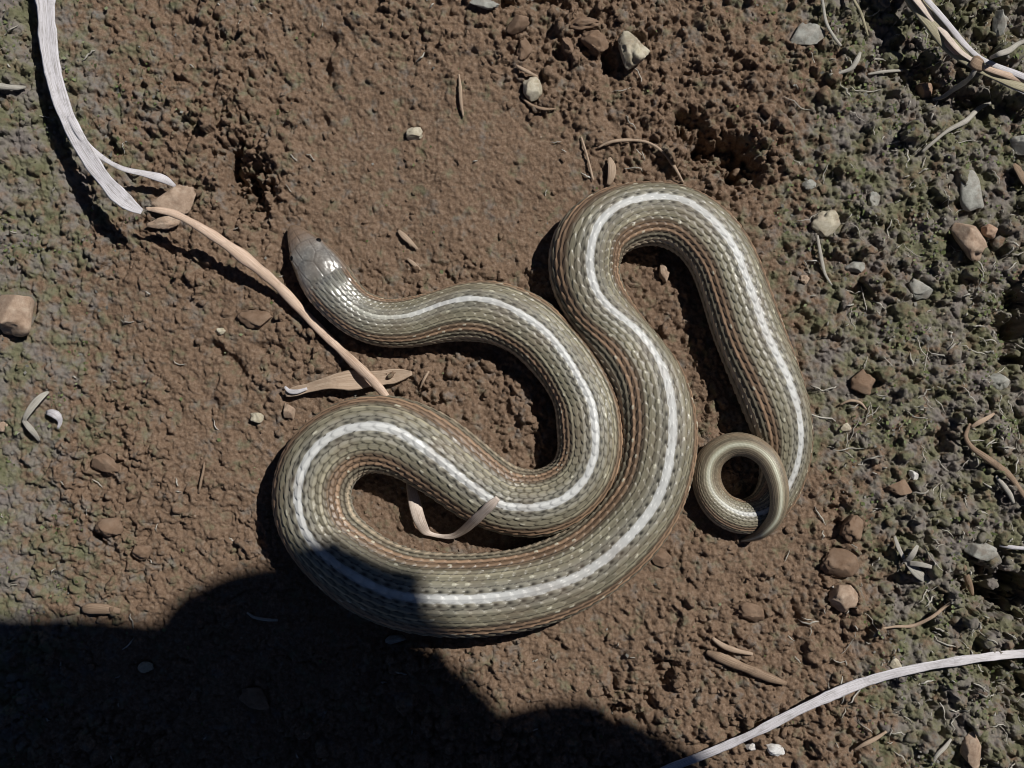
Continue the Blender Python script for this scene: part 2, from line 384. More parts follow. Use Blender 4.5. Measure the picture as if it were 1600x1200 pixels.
# coarse: how loose (cloddy) the soil is at a place
compact = 1.25 * np.exp(-(((X - 700) / 200) ** 4 + ((Y - 285) / 120) ** 4)) * (0.75 + 0.5 * vnoise(X / 50, Y / 50, 15)) + 0.6 * np.exp(-(((X - 620) / 120) ** 2 + ((Y - 800) / 90) ** 2))
loose = np.clip(0.45 + 0.5 * smooth(1150, 1500, X) + 0.35 * smooth(950, 1200, Y) + 0.3 * smooth(260, 0, Y) * smooth(560, 900, X)
                + 0.6 * fbm(X / 170, Y / 170, 5, 3) - 0.5 * compact, 0.08, 1.3)
def big(x, y):
    return 9 * fbm(x / 420, y / 420, 21, 3) + 7 * fbm(x / 120, y / 120, 33, 3)
Z = big(X, Y) + loose * 8 * fbm(X / 42, Y / 42, 41, 4, 0.6) + 1.6 * fbm(X / 11, Y / 11, 55, 3, 0.6)
HOLES = [(392, 292, 30, 44, -15, 70), (366, 232, 24, 28, 0, 30), (1078, 208, 36, 26, 35, 44), (1128, 248, 46, 34, 25, 66), (1165, 272, 28, 20, 10, 44), (1562, 928, 50, 44, 0, 105),
         (1588, 522, 26, 52, 0, 90), (1594, 1062, 46, 50, 0, 90), (512, 118, 9, 26, -20, 16), (520, 66, 12, 14, 0, 14), (500, 190, 14, 10, 0, 12), (962, 1080, 17, 40, 0, 32),
         (1003, 1108, 30, 30, 20, 26), (1040, 1050, 22, 26, 0, 26), (852, 6, 30, 12, 0, 22), (795, 8, 20, 10, 0, 16), (1370, 880, 22, 16, 40, 18), (1310, 795, 14, 24, 0, 20),
         (1430, 120, 60, 26, 40, 22), (1545, 165, 60, 22, 10, 26), (420, 545, 22, 9, 0, 14), (342, 547, 26, 7, 25, 13), (160, 838, 7, 20, -10, 16), (950, 100, 12, 28, 0, 20),
         (872, 80, 8, 16, 0, 16), (55, 90, 24, 80, -10, 14), (120, 270, 20, 50, -30, 12), (370, 575, 12, 18, -30, 12), (335, 640, 10, 16, 0, 10), (1460, 690, 16, 26, 0, 18),
         (1240, 965, 9, 20, 0, 14), (1340, 470, 16, 18, 0, 16), (1480, 375, 14, 26, 0, 18), (1300, 405, 10, 26, 0, 12), (1405, 930, 14, 12, 0, 12), (1360, 870, 20, 10, 50, 14),
         (1245, 1010, 14, 12, 0, 12), (1320, 1155, 30, 20, 30, 18), (1460, 1110, 26, 34, 0, 22), (1095, 995, 8, 22, 5, 14), (860, 1000, 20, 6, 30, 8), (700, 1080, 30, 20, 0, 10)]
for (hx, hy, rx, ry, rot, dep) in HOLES:
    a = math.radians(rot); u = ((X - hx) * math.cos(a) + (Y - hy) * math.sin(a)) / rx; v = (-(X - hx) * math.sin(a) + (Y - hy) * math.cos(a)) / ry
    r2 = u * u + v * v + 1.5 * fbm(X / 26, Y / 26, 77, 4, 0.6)
    Z -= dep * np.exp(-np.clip(r2, 0, 40) ** 1.1)
# fine cracks in the crust
cr = np.abs(fbm(X / 90 + 0.6 * fbm(X / 30, Y / 30, 91, 2), Y / 90, 93, 3))
Z -= 7 * np.exp(-(cr / 0.022) ** 2) * smooth(0.1, 0.55, fbm(X / 160, Y / 160, 95, 2)) 
# distance to the snake
near = np.full(X.shape, 1e3)
for i in range(0, len(cl), 6):
    cx, cy, w = sx[i], sy[i], hw[i]
    x0, x1 = int((cx - 110 - G0x) / DG), int((cx + 110 - G0x) / DG); y0, y1 = int((cy - 110 - G0y) / DG), int((cy + 110 - G0y) / DG)
    sl = (slice(y0, y1), slice(x0, x1))
    near[sl] = np.minimum(near[sl], np.hypot(X[sl] - cx, Y[sl] - cy) - w)
calm = smooth(70, -10, near)                       # the ground is level along the snake
Z = Z * (1 - 0.75 * calm) - 3.0 * calm
# granules: a cellular crust at three sizes, each crumb with its own height
def crumb_cells(x, y, seed):
    """broken crumbs: every cell has its own turned, stretched, tilted block; returns its height 0..1 and the block's own random number"""
    ix = np.floor(x); iy = np.floor(y); best = np.full(x.shape, 99.0); hgt = np.zeros(x.shape); rid = np.zeros(x.shape)
    for dx in (-1, 0, 1):
        for dy in (-1, 0, 1):
            jx, jy = ix + dx, iy + dy
            px_ = x - jx - hash2(jx, jy, seed); py_ = y - jy - hash2(jx, jy, seed + 1)
            a = hash2(jx, jy, seed + 2) * 6.2832; asp = 0.75 + 0.6 * hash2(jx, jy, seed + 3)
            c, s_ = np.cos(a), np.sin(a)
            u = (px_ * c + py_ * s_) * asp; v = (-px_ * s_ + py_ * c) / asp
            d = (np.abs(u) ** 3 + np.abs(v) ** 3) ** (1 / 3.0)
            r_ = hash2(jx, jy, seed + 4)
            h = 1 - (1.15 * d) ** 2.2 + (u * (hash2(jx, jy, seed + 5) - 0.5) + v * (hash2(jx, jy, seed + 6) - 0.5)) * 1.3
            m_ = d < best
            best = np.where(m_, d, best); hgt = np.where(m_, h, hgt); rid = np.where(m_, r_, rid)
    return np.clip(hgt, -0.3, 1.3), rid
wxx = X + 3.2 * fbm(X / 7, Y / 7, 301, 2); wyy = Y + 3.2 * fbm(X / 7, Y / 7, 311, 2)
rough_here = 0.34 + 1.05 * np.clip(loose, 0, 1.1) * (0.55 + 0.9 * smooth(-0.5, 0.6, fbm(X / 60, Y / 60, 321, 3)))
rough_here = rough_here * (1 - 0.35 * calm) * (1 - 0.52 * np.clip(compact, 0, 1))
for (hx, hy, rx, ry, rot, dep) in HOLES[:3] + HOLES[3:8]:
    rough_here = rough_here + 1.1 * np.exp(-(((X - hx) / (rx * 1.5)) ** 2 + ((Y - hy) / (ry * 1.5)) ** 2))
rough_here = np.clip(rough_here, 0, 2.2)
h1, r1 = crumb_cells(wxx / 8.0, wyy / 8.0, 401); Z += rough_here * 5.6 * (0.30 + 0.9 * r1) * h1
h1, r1 = crumb_cells(wxx / 13.5 + 40, wyy / 13.5, 431); Z += rough_here * 9.5 * (r1 ** 2.0) * np.clip(h1, -0.1, 1.2)
h1, r1 = crumb_cells(wxx / 28.0, wyy / 28.0 + 70, 461); Z += rough_here * 13 * (r1 ** 4.5) * np.clip(h1, 0, 1.2)
# crumbs standing in the surface
def stamp(cx, cy, r, hgt, asp, rot):
    x0, x1 = int((cx - r * 1.5 - G0x) / DG), int((cx + r * 1.5 - G0x) / DG) + 2
    y0, y1 = int((cy - r * 1.5 - G0y) / DG), int((cy + r * 1.5 - G0y) / DG) + 2
    if x0 < 0 or y0 < 0 or x1 >= len(gx) or y1 >= len(gy): return
    sl = (slice(y0, y1), slice(x0, x1))
    dx = X[sl] - cx; dy = Y[sl] - cy; c, s = math.cos(rot), math.sin(rot)
    u = (dx * c + dy * s) / (r * asp); v = (-dx * s + dy * c) / (r / asp)
    p = 2.6
    d = (np.abs(u) ** p + np.abs(v) ** p) * (1 + 0.55 * fbm(dx / (0.6 * r) + cx, dy / (0.6 * r) + cy, 7, 2))
    base = Z[(y0 + y1) // 2, (x0 + x1) // 2]
    h = base + hgt * (np.sqrt(np.clip(1 - d, 0, 1)) * 1.2 - 0.35) + 0.25 * hgt * u
    Z[sl] = np.where(d < 1, np.maximum(Z[sl], h), Z[sl])
cnt = 0
cand = rng.random((60000, 3))
for a, b_, c_ in cand:
    cx = G0x + a * (G1x - G0x); cy = G0y + b_ * (G1y - G0y)
    iy, ix = int((cy - G0y) / DG), int((cx - G0x) / DG)
    lo = loose[iy, ix]
    if c_ > 0.05 + 0.20 * lo: continue
    r = 2.8 + 3.2 * rng.random() ** 2 + 7.0 * rng.random() ** 9 * lo * 1.4
    if near[iy, ix] < 6 and r > 5: continue
    stamp(cx, cy, r, r * (0.45 + 0.5 * rng.random()), 0.8 + 0.5 * rng.random(), rng.random() * 3.1)
    cnt += 1
Z += 2.1 * fbm(X / 4.4, Y / 4.4, 66, 2, 0.7)

def hz_med(px, py, r):
    x0, x1 = int((px - r - G0x) / DG), int((px + r - G0x) / DG) + 1; y0, y1 = int((py - r - G0y) / DG), int((py + r - G0y) / DG) + 1
    return float(np.median(Z[max(y0, 0):y1, max(x0, 0):x1]))
under = np.zeros(Z.shape, bool)
SEAT = []
for a, k in STONES:
    px, py, rx, ry, rz, rot = a[3:9]
    m_ = hz_med(px, py, max(rx, ry) * 0.8); SEAT.append(m_)
    t_ = math.radians(rot); dx, dy = X - px, -(Y - py)
    u = (dx * math.cos(t_) + dy * math.sin(t_)) / rx; v = (-dx * math.sin(t_) + dy * math.cos(t_)) / ry
    d2 = u * u + v * v
    Z = np.where(d2 < 0.80, np.minimum(Z, m_ - 2 - rz * 0.1), Z); under |= d2 < 1.0
def hz(px, py):
    ix = min(max(int((px - G0x) / DG), 0), len(gx) - 1); iy = min(max(int((py - G0y) / DG), 0), len(gy) - 1)
    return float(Z[iy, ix])
def hz_low(px, py, r=10):
    x0, x1 = int((px - r - G0x) / DG), int((px + r - G0x) / DG) + 1; y0, y1 = int((py - r - G0y) / DG), int((py + r - G0y) / DG) + 1
    return float(np.median(Z[max(y0, 0):y1, max(x0, 0):x1]))

def greyness(x, y):
    """where the pale-brown loam gives way to the grey-olive soil"""
    g = 0.98 * smooth(1120, 1480, x + 190 * fbm(x / 210, y / 210, 8, 3) - 0.10 * (y - 600)) \
        + 0.85 * smooth(330, 10, x + 70 * fbm(x / 150, y / 150, 9, 2) + 0.12 * np.abs(y - 250)) \
        + 0.35 * smooth(140, 0, y) * smooth(900, 1250, x) + 0.14 * smooth(500, 150, y) * smooth(700, 250, x)
    return np.clip(0.88 * g + 0.13, 0, 0.92)

def grow(n, first, ratio):
    return np.cumsum(first * ratio ** np.arange(n))
ex = grow(46, 3.0, 1.23)
fxx = np.concatenate([gx[0] - ex[::-1], gx, gx[-1] + ex]); fyy = np.concatenate([gy[0] - ex[::-1], gy, gy[-1] + ex])
FX, FY = np.meshgrid(fxx, fyy)
ne = len(ex)
FZ = big(FX, FY) + 5 * fbm(FX / 42, FY / 42, 41, 3, 0.6)
far = np.hypot(FX - 800, FY - 600)
FZ += 60 * fbm(FX / 4000, FY / 4000, 3, 2) * smooth(2500, 9000, far)
# blend the border ring into the fine field
FZ[ne:-ne, ne:-ne] = Z
ny, nx = FX.shape
idx = np.arange(ny * nx).reshape(ny, nx)
faces = np.stack([idx[:-1, :-1], idx[1:, :-1], idx[1:, 1:], idx[:-1, 1:]], -1).reshape(-1, 4)
verts = np.stack([(FX - 800) * S, (600 - FY) * S, FZ * S], -1).reshape(-1, 3)
ground = mesh_obj('ground', verts, faces, M_SOIL, shade=False)
fattr(ground, 'grey', greyness(FX, FY))
tag(ground, kind='structure')

# ------------------------------------------------------------------ loose soil crumbs (nobody could count them)
def ico(sub):
    t = (1 + 5 ** 0.5) / 2
    v = [(-1, t, 0), (1, t, 0), (-1, -t, 0), (1, -t, 0), (0, -1, t), (0, 1, t), (0, -1, -t), (0, 1, -t), (t, 0, -1), (t, 0, 1), (-t, 0, -1), (-t, 0, 1)]
    f = [(0,11,5),(0,5,1),(0,1,7),(0,7,10),(0,10,11),(1,5,9),(5,11,4),(11,10,2),(10,7,6),(7,1,8),(3,9,4),(3,4,2),(3,2,6),(3,6,8),(3,8,9),(4,9,5),(2,4,11),(6,2,10),(8,6,7),(9,8,1)]
    v = [np.array(p) / np.linalg.norm(p) for p in v]
    for _ in range(sub):
        cache = {}; nf = []
        def mid(a, b):
            k = (min(a, b), max(a, b))
            if k not in cache:
                m = v[a] + v[b]; v.append(m / np.linalg.norm(m)); cache[k] = len(v) - 1
            return cache[k]
        for a, b, c in f:
            ab, bc, ca = mid(a, b), mid(b, c), mid(c, a)
            nf += [(a, ab, ca), (b, bc, ab), (c, ca, bc), (ab, bc, ca)]
        f = nf
    return np.array(v), np.array(f)
IV1, IF1 = ico(1)
IV3, IF3 = ico(3)

def lump(V, seed, rough, cuts, flat=1.0):
    """an irregular lump from a unit sphere: noise plus a few planar chips"""
    r = random.Random(seed)
    o = Vector((r.uniform(-50, 50), r.uniform(-50, 50), r.uniform(-50, 50)))
    out = []
    pl = []
    for _ in range(cuts):
        n = Vector((r.gauss(0, 1), r.gauss(0, 1), r.gauss(0, 0.8))).normalized(); pl.append((n, r.uniform(0.55, 0.85)))
    for p in V:
        p = Vector(p)
        q_ = p * (1 + rough * mnoise.noise(p * 1.3 + o) + 0.5 * rough * mnoise.noise(p * 3.1 + o) + 0.30 * rough * mnoise.noise(p * 7.3 + o) + 0.16 * rough * mnoise.noise(p * 14.7 + o))
        for n, d in pl:
            e = q_.dot(n) - d
            if e > 0: q_ = q_ - n * e * 0.92
        out.append(q_)
    return np.array(out)

protos = [lump(IV1, 100 + k, 0.75, 5) for k in range(18)]
cv, cf, cg = [], [], []
nv = 0
tries = rng.random((16000, 4))
for a, b_, c_, d_ in tries:
    cx = -220 + a * 2040; cy = -220 + b_ * 1640
    inside = G0x < cx < G1x and G0y < cy < G1y
    if inside:
        iy, ix = int((cy - G0y) / DG), int((cx - G0x) / DG)
        lo = loose[iy, ix]
        if c_ > 0.06 + 0.36 * lo: continue
        zz = Z[iy, ix]
        r = 2.2 + 3.2 * d_ ** 3 + 4.0 * d_ ** 14 * lo
        if near[iy, ix] < r * 0.8 or under[iy, ix]: continue
    else:
        zz = float(big(np.array(cx), np.array(cy))); r = 3 + 5 * d_ ** 3
        if c_ > 0.5: continue
    p = protos[rng.integers(len(protos))]
    th = rng.random() * 6.28; cth, sth = math.cos(th), math.sin(th)
    sc = r * (0.75 + 0.5 * rng.random(3))
    pp = p * sc
    pp = np.column_stack([pp[:, 0] * cth - pp[:, 1] * sth, pp[:, 0] * sth + pp[:, 1] * cth, pp[:, 2] * 0.8])
    pp += (cx - 800, 600 - cy, zz + r * 0.25)
    cv.append(pp * S); cf.append(IF1 + nv); nv += len(pp)
    cg.append(np.full(len(pp), greyness(np.array(cx), np.array(cy))))
crumbs = mesh_obj('soil_crumbs', np.vstack(cv), np.vstack(cf), M_SOIL, shade=False)
fattr(crumbs, 'grey', np.concatenate(cg))
tag(crumbs, 'loose crumbs of brown and grey soil strewn all over the ground', 'soil crumbs', kind='stuff')

# ------------------------------------------------------------------ the snake
DROW = math.radians(10.2)                        # one dorsal scale row
NA = 312
SCL = 0.35                                       # scale length / half width
Ls = np.maximum(SCL * hw, 3.2)
Uall = np.cumsum(1.0 / Ls); Uall -= Uall[0]
# sampling along the body: nine rings a scale, never wider than 3.4 px
rate = np.maximum(1.0 / 3.4, np.minimum(9.0 / Ls, 1.0))
cum = np.concatenate([[0], np.cumsum(rate)[:-1]])
M = int(cum[-1]) + 1
sq = np.interp(np.linspace(0, cum[-1], M), cum, np.arange(len(q)))
I = lambda a: np.interp(sq, np.arange(len(q)), a)
cX, cY, cW, cL, cR, cU, cS = I(sx), I(sy), I(hw), I(lift), I(roll), I(Uall), I(q)
headk = smooth(128, 96, cS)                      # 1 on the head
tailk = smooth(q[-1] - 420, q[-1] - 300, cS)
up_h = cW * (0.86 - 0.20 * headk + 0.10 * tailk)
dn_h = cW * (0.78 - 0.22 * headk + 0.18 * tailk)
cz = cL + dn_h - 2.0
kpar = 1.0 - cz / H
wx = (cX - 800) * kpar; wy = (600 - cY) * kpar
P3 = np.column_stack([wx, wy, cz])
T3 = np.gradient(P3, axis=0); T3 /= np.linalg.norm(T3, axis=1)[:, None]
UPV = np.tile(np.array([0, 0, 1.0]), (M, 1))
B3 = UPV - (UPV * T3).sum(1)[:, None] * T3; B3 /= np.linalg.norm(B3, axis=1)[:, None]
N3 = np.cross(B3, T3)                            # left of travel
# picture normal nrm2 (t.y, -t.x) in y-down equals world (t.y_img, +t.x_img): express sign through a dot product
nrm_w = np.column_stack([I(nrm2[:, 0]), -I(nrm2[:, 1])])
sgn = np.sign((N3[:, :2] * nrm_w).sum(1))
phi = (np.arange(NA) / NA) * 2 * math.pi - math.pi + 0.5 * (2 * math.pi / NA)
PH = np.tile(phi, (M, 1))
TH = PH + (cR * sgn)[:, None]
U = np.tile(cU[:, None], (1, NA)); V = PH / DROW
Hs = np.full(U.shape, -1.0); TT = np.zeros(U.shape); DV = np.zeros(U.shape); JJ = np.zeros(U.shape); SID = np.zeros(U.shape)
Vf = np.floor(V)
for dj in (0, 1):
    j = Vf + dj
    shift = 0.5 * np.mod(j, 2)
    i0 = np.floor(U - shift)
    for di in (-1, 0, 1):
        i = i0 + di
        du = U - (i + shift); dv = V - j
        t = (du + 0.70) / 1.75
        ok = (t > 0) & (t < 1)
        tc_ = np.clip(t, 0.001, 0.999)
        wd = 0.70 * np.sin(math.pi * tc_ ** 0.95) ** 0.62
        ok &= np.abs(dv) < wd
        h = 0.05 + 0.95 * tc_ - 0.42 * (dv / 0.70) ** 2 - 0.25 * smooth(0.92, 1.0, tc_)
        h = h + 0.16 * np.exp(-(dv / 0.10) ** 2) * smooth(0.2, 0.5, tc_)
        take = ok & (h > Hs)
        Hs = np.where(take, h, Hs); TT = np.where(take, tc_, TT); DV = np.where(take, dv, DV); JJ = np.where(take, j, JJ)
        SID = np.where(take, i * 53.0 + j * 7.0, SID)
gap = Hs < -0.5
Hs = np.where(gap, -0.15, Hs)
ventral = np.abs(PH) > math.radians(111)
uv_ = np.mod(U * 1.0, 1.0)
Hv = 0.25 + 0.5 * uv_
Hs = np.where(ventral, Hv, Hs)
# head shields: sutures as grooves between plates (u = px from the snout, v = angle from the crown)
def seg(u, v, a, b, scale_v):
    ax, ay = a[0], a[1] * scale_v; bx, by = b[0], b[1] * scale_v
    px_, py_ = u - ax, v * scale_v - ay
    dx, dy = bx - ax, by - ay
    tt = np.clip((px_ * dx + py_ * dy) / (dx * dx + dy * dy), 0, 1)
    return np.hypot(px_ - tt * dx, py_ - tt * dy)
Sg = np.tile(cS[:, None], (1, NA))
gro = np.full(U.shape, 99.0)
SUT = []
for s in (-1, 1):
    SUT += [((12, 0), (14, s * 0.9)), ((22, 0), (24, s * 0.9)), ((34, 0), (36, s * 0.55)), ((36, s * 0.55), (38, s * 1.0)), ((36, s * 0.5), (60, s * 0.36)), ((38, s * 1.0), (62, s * 0.85)),
            ((62, s * 0.85), (60, s * 0.36)), ((60, s * 0.36), (70, 0)), ((62, s * 0.85), (92, s * 0.62)), ((92, s * 0.62), (97, 0)), ((14, s * 0.9), (38, s * 1.0)),
            ((10, s * 1.25), (95, s * 1.25)), ((24, s * 0.9), (22, s * 1.6)), ((36, s * 1.0), (34, s * 1.6)), ((50, s * 1.25), (48, s * 1.65)), ((64, s * 0.85), (62, s * 1.65)), ((78, s * 1.0), (78, s * 1.65)),
            ((62, s * 0.85), (95, s * 1.0))]
SUT += [((3, 0), (34, 0)), ((70, 0), (96, 0))]
hrow = cS < 118
for a, b_ in SUT:
    gro[hrow] = np.minimum(gro[hrow], seg(Sg[hrow], PH[hrow], a, b_, 30.0))
mouth = np.full(U.shape, 99.0)
for s in (-1, 1):
    mouth[hrow] = np.minimum(mouth[hrow], seg(Sg[hrow], PH[hrow], (0, s * 1.72), (84, s * 1.66), 30.0))
head_h = 1.15 - 0.7 * np.exp(-(gro / 1.1) ** 2) - 2.2 * np.exp(-(mouth / 1.3) ** 2)
hk = headk[:, None]
hk2 = smooth(104, 92, cS)[:, None]
amp = (0.062 * cW * (1 - 0.35 * tailk))[:, None] * (1 - hk2)
head_h = head_h + 0.5 * fbm(Sg / 7, PH * 4.5, 81, 3) + 0.22 * fbm(Sg / 2.6, PH * 12, 83, 2)
disp = Hs * amp + head_h * hk2 * 0.9
# eye bulge
for s in (-1, 1):
    d = np.hypot((Sg - 45) / 9.0, (PH - s * 1.02) * 26 / 9.0)
    disp = disp + 2.6 * np.exp(-d ** 2) * hk2
cosT, sinT = np.cos(TH), np.sin(TH)
cc = np.where(cosT > 0, up_h[:, None], dn_h[:, None]) * np.sign(cosT) * np.abs(cosT) ** np.where(cosT > 0, 0.94, 0.72)
ss = cW[:, None] * sinT
rr = np.hypot(cc, ss) + 1e-6
f = 1 + disp / rr
ring = P3[:, None, :] + (N3[:, None, :] * (ss * f * 1.0)[..., None]) + (B3[:, None, :] * (cc * f)[..., None])
sv = ring.reshape(-1, 3) * S
sidx = np.arange(M * NA).reshape(M, NA)
nxt = np.roll(sidx, -1, axis=1)
sf = np.stack([sidx[:-1], sidx[1:], nxt[1:], nxt[:-1]], -1).reshape(-1, 4)
# colour of the skin
def col(*c): return np.array(c)
rowv = np.abs(PH) / math.radians(11.6)
rs = hash2(SID, SID * 0 + 3, 5)
rs2 = hash2(SID, SID * 0 + 9, 8)
olive = col(0.185, 0.165, 0.122); brown = col(0.215, 0.142, 0.092); grey = col(0.215, 0.203, 0.165)
wv = 0.5 * fbm(Sg / 240, V * 0, 51, 2)
lat = smooth(3.2, 4.4, rowv + wv)[..., None]
green = col(0.208, 0.190, 0.136)
base = grey * (1 - smooth(1.3, 2.2, rowv))[..., None] + green * smooth(1.3, 2.2, rowv)[..., None]
base = base * (1 - lat) + brown * lat
low = smooth(5.2, 6.0, rowv)[..., None]
base = base * (1 - low) + olive * low
pl2 = (np.exp(-((rowv - 3.0 + 0.3 * wv) / 0.30) ** 2) + 0.8 * np.exp(-((rowv - 5.0) / 0.28) ** 2))[..., None]
base = base * (1 + 0.60 * pl2)
dk2 = (np.exp(-((rowv - 3.55 + 0.3 * wv) / 0.20) ** 2) + 0.7 * np.exp(-((rowv - 4.5) / 0.18) ** 2) + 0.6 * np.exp(-((rowv - 2.5) / 0.15) ** 2))[..., None]
base = base * (1 - 0.58 * np.clip(dk2, 0, 1))
base = base * (0.78 + 0.40 * rs)[..., None]
# pale scale middle, dark edges and skin between
edge = np.clip(np.abs(DV) / (0.62), 0, 1)
base = base * (1.12 - 0.88 * smooth(0.55, 0.95, edge))[..., None]
base = base * (1.0 - 0.72 * smooth(0.46, 0.30, TT))[..., None]
glint = (rs2 > 0.90) & (np.abs(DV) < 0.18) & (TT > 0.78) & (TT < 0.96) & (rowv < 6) & (rowv > 1.55)  # sparkle on a few scale tips, painted into the skin colour
base = np.where(glint[..., None], base * 0.3 + col(0.60, 0.58, 0.46) * 0.7, base)
# fine dark lines along the flank rows
dl = np.exp(-((np.mod(np.abs(V), 1.0) - 0.5) / 0.16) ** 2) * smooth(2.0, 3.0, rowv)
base = base * (1 - 0.5 * dl)[..., None]
# pale flank line, dark row under it, cream belly
pl_ = np.exp(-((rowv - 7.4) / 0.42) ** 2)[..., None]
base = base * (1 - pl_) + col(0.56, 0.46, 0.34) * (0.8 + 0.3 * rs)[..., None] * pl_
dk = np.exp(-((rowv - 6.45) / 0.34) ** 2)[..., None]
base = base * (1 - 0.55 * dk)
und = smooth(8.2, 9.3, rowv)[..., None]
base = base * (1 - und) + col(0.36, 0.33, 0.28) * (0.75 + 0.35 * uv_)[..., None] * und
# white vertebral stripe with a dark tick on each side of every scale
stw = 0.58 - 0.16 * smooth(620, 200, Sg)
stj = stw + 0.16 * (rs2 - 0.5)
st = smooth(stj + 0.035, stj - 0.035, rowv)[..., None] * smooth(104, 140, Sg)[..., None]
cream = col(0.585, 0.592, 0.585) * (0.88 + 0.16 * rs)[..., None] * (1.03 - 0.20 * np.exp(-((rowv - 0.5) / 0.10) ** 2))[..., None] * (1 - 0.12 * smooth(0.85, 1.0, TT))[..., None] * (1 - 0.35 * smooth(0.42, 0.30, TT))[..., None]
nk = smooth(330, 150, Sg)[..., None]
cream = cream * (0.88 + 0.16 * vnoise(Sg / 31, V * 2.0, 71))[..., None]
cream = cream * (1 - nk) + cream * col(0.86, 0.84, 0.72) * nk
base = base * (1 - st) + cream * st
um = np.mod(U - 0.5 + 0.22, 1.0)
tick = np.exp(-((rowv - (stw + 0.26)) / 0.22) ** 2) * np.exp(-((um - 0.5) / 0.24) ** 2) * smooth(250, 420, Sg) * smooth(q[-1] - 330, q[-1] - 420, Sg)
base = base * (1 - 0.97 * tick)[..., None]
# the tail is browner and plainer
tk = smooth(q[-1] - 420, q[-1] - 250, Sg)[..., None]
tcol = col(0.260, 0.210, 0.145) * (0.8 + 0.3 * rs)[..., None] * (1 - 0.3 * smooth(0.35, 1, edge))[..., None]
tst = np.exp(-(rowv / 1.15) ** 2)[..., None]
tcol = tcol * (1 - 0.5 * np.exp(-((rowv - 2.6) / 0.6) ** 2))[..., None]
tcol = tcol * (1 - tst) + col(0.58, 0.58, 0.43) * tst
base = base * (1 - 0.75 * tk) + tcol * 0.75 * tk
# head colour: grey-brown shields, browner sides, pale lip
hc = col(0.205, 0.198, 0.185) * (0.62 + 0.75 * vnoise(Sg / 6, PH * 5, 4) * vnoise(Sg / 2.2, PH * 13, 14) + 0.35 * vnoise(Sg / 16, PH * 2, 24))[..., None]
hl = smooth(0.8, 1.4, np.abs(PH))[..., None]
hc = hc * (1 - hl) + col(0.165, 0.105, 0.066) * hl
sn = smooth(58, 14, Sg)[..., None]
hc = hc * (1 - sn) + col(0.190, 0.130, 0.088) * sn
lip = (smooth(1.3, 1.45, np.abs(PH)) * smooth(1.75, 1.65, np.abs(PH)))[..., None]
hc = hc * (1 - 0.5 * lip) + col(0.34, 0.27, 0.20) * 0.5 * lip
hc = hc * (1 - 0.30 * np.exp(-(gro / 1.1) ** 2) - 0.3 * np.exp(-(mouth / 1.6) ** 2))[..., None]
hk3 = smooth(122, 84, Sg + 10 * fbm(Sg / 12, PH * 3, 88, 2))[..., None]
base = base * (1 - hk3) + hc * hk3
nkg = (smooth(240, 130, Sg) * smooth(86, 96, Sg))[..., None] * (1 - lat)
base = base * (1 - 0.55 * nkg) + col(0.20, 0.20, 0.185) * (0.75 + 0.5 * rs)[..., None] * (1 - 0.5 * smooth(0.5, 0.95, edge))[..., None] * 0.55 * nkg
base = np.clip(base, 0.01, 0.8)

mS, nt, b = new_mat('snake_skin')
at = N(nt, 'ShaderNodeAttribute', attribute_name='skin')
gm_ = N(nt, 'ShaderNodeNewGeometry')
ns = N(nt, 'ShaderNodeTexNoise', Scale=60.0, Detail=4.0, Roughness=0.6); nt.links.new(gm_.outputs['Position'], ns.inputs['Vector'])
dust = ramp(nt, [(0.45, (0, 0, 0)), (0.75, (0.38, 0.38, 0.38))]); nt.links.new(ns.outputs['Fac'], dust.inputs[0])
nt.links.new(mixc(nt, dust.outputs[0], at.outputs['Color'], (0.19, 0.135, 0.095)), b.inputs['Base Color'])
nr = N(nt, 'ShaderNodeTexNoise', Scale=900.0, Detail=2.0); nt.links.new(gm_.outputs['Position'], nr.inputs['Vector'])
rr_ = ramp(nt, [(0.3, (0.34, 0.34, 0.34)), (0.7, (0.60, 0.60, 0.60))]); nt.links.new(nr.outputs['Fac'], rr_.inputs[0])
ah = N(nt, 'ShaderNodeAttribute', attribute_name='headness')
nt.links.new(mixc(nt, ah.outputs['Fac'], rr_.outputs[0], (0.24, 0.24, 0.24)), b.inputs['Roughness'])
sph = N(nt, 'ShaderNodeMath', operation='MULTIPLY_ADD'); nt.links.new(ah.outputs['Fac'], sph.inputs[0]); sph.inputs[1].default_value = 0.5; sph.inputs[2].default_value = 0.5
nt.links.new(sph.outputs[0], b.inputs['Specular IOR Level'])
ctw = N(nt, 'ShaderNodeMath', operation='MULTIPLY'); nt.links.new(ah.outputs['Fac'], ctw.inputs[0]); ctw.inputs[1].default_value = 0.8; nt.links.new(ctw.outputs[0], b.inputs['Coat Weight']); b.inputs['Coat Roughness'].default_value = 0.30
bp = N(nt, 'ShaderNodeBump', Strength=0.25, Distance=0.0002); nt.links.new(nr.outputs['Fac'], bp.inputs['Height'])
nt.links.new(bp.outputs[0], b.inputs['Normal'])

root = empty('snake', tuple(W(900, 690)))
tag(root, 'olive brown snake with a white back stripe lying in loops on bare soil', 'snake')
off0 = np.array(root.location)
capA = len(sv)
sv2 = np.vstack([sv, (P3[0] * S - T3[0] * 4 * S)[None], (P3[-1] * S + T3[-1] * 2 * S)[None]])
quads = [tuple(x) for x in sf]
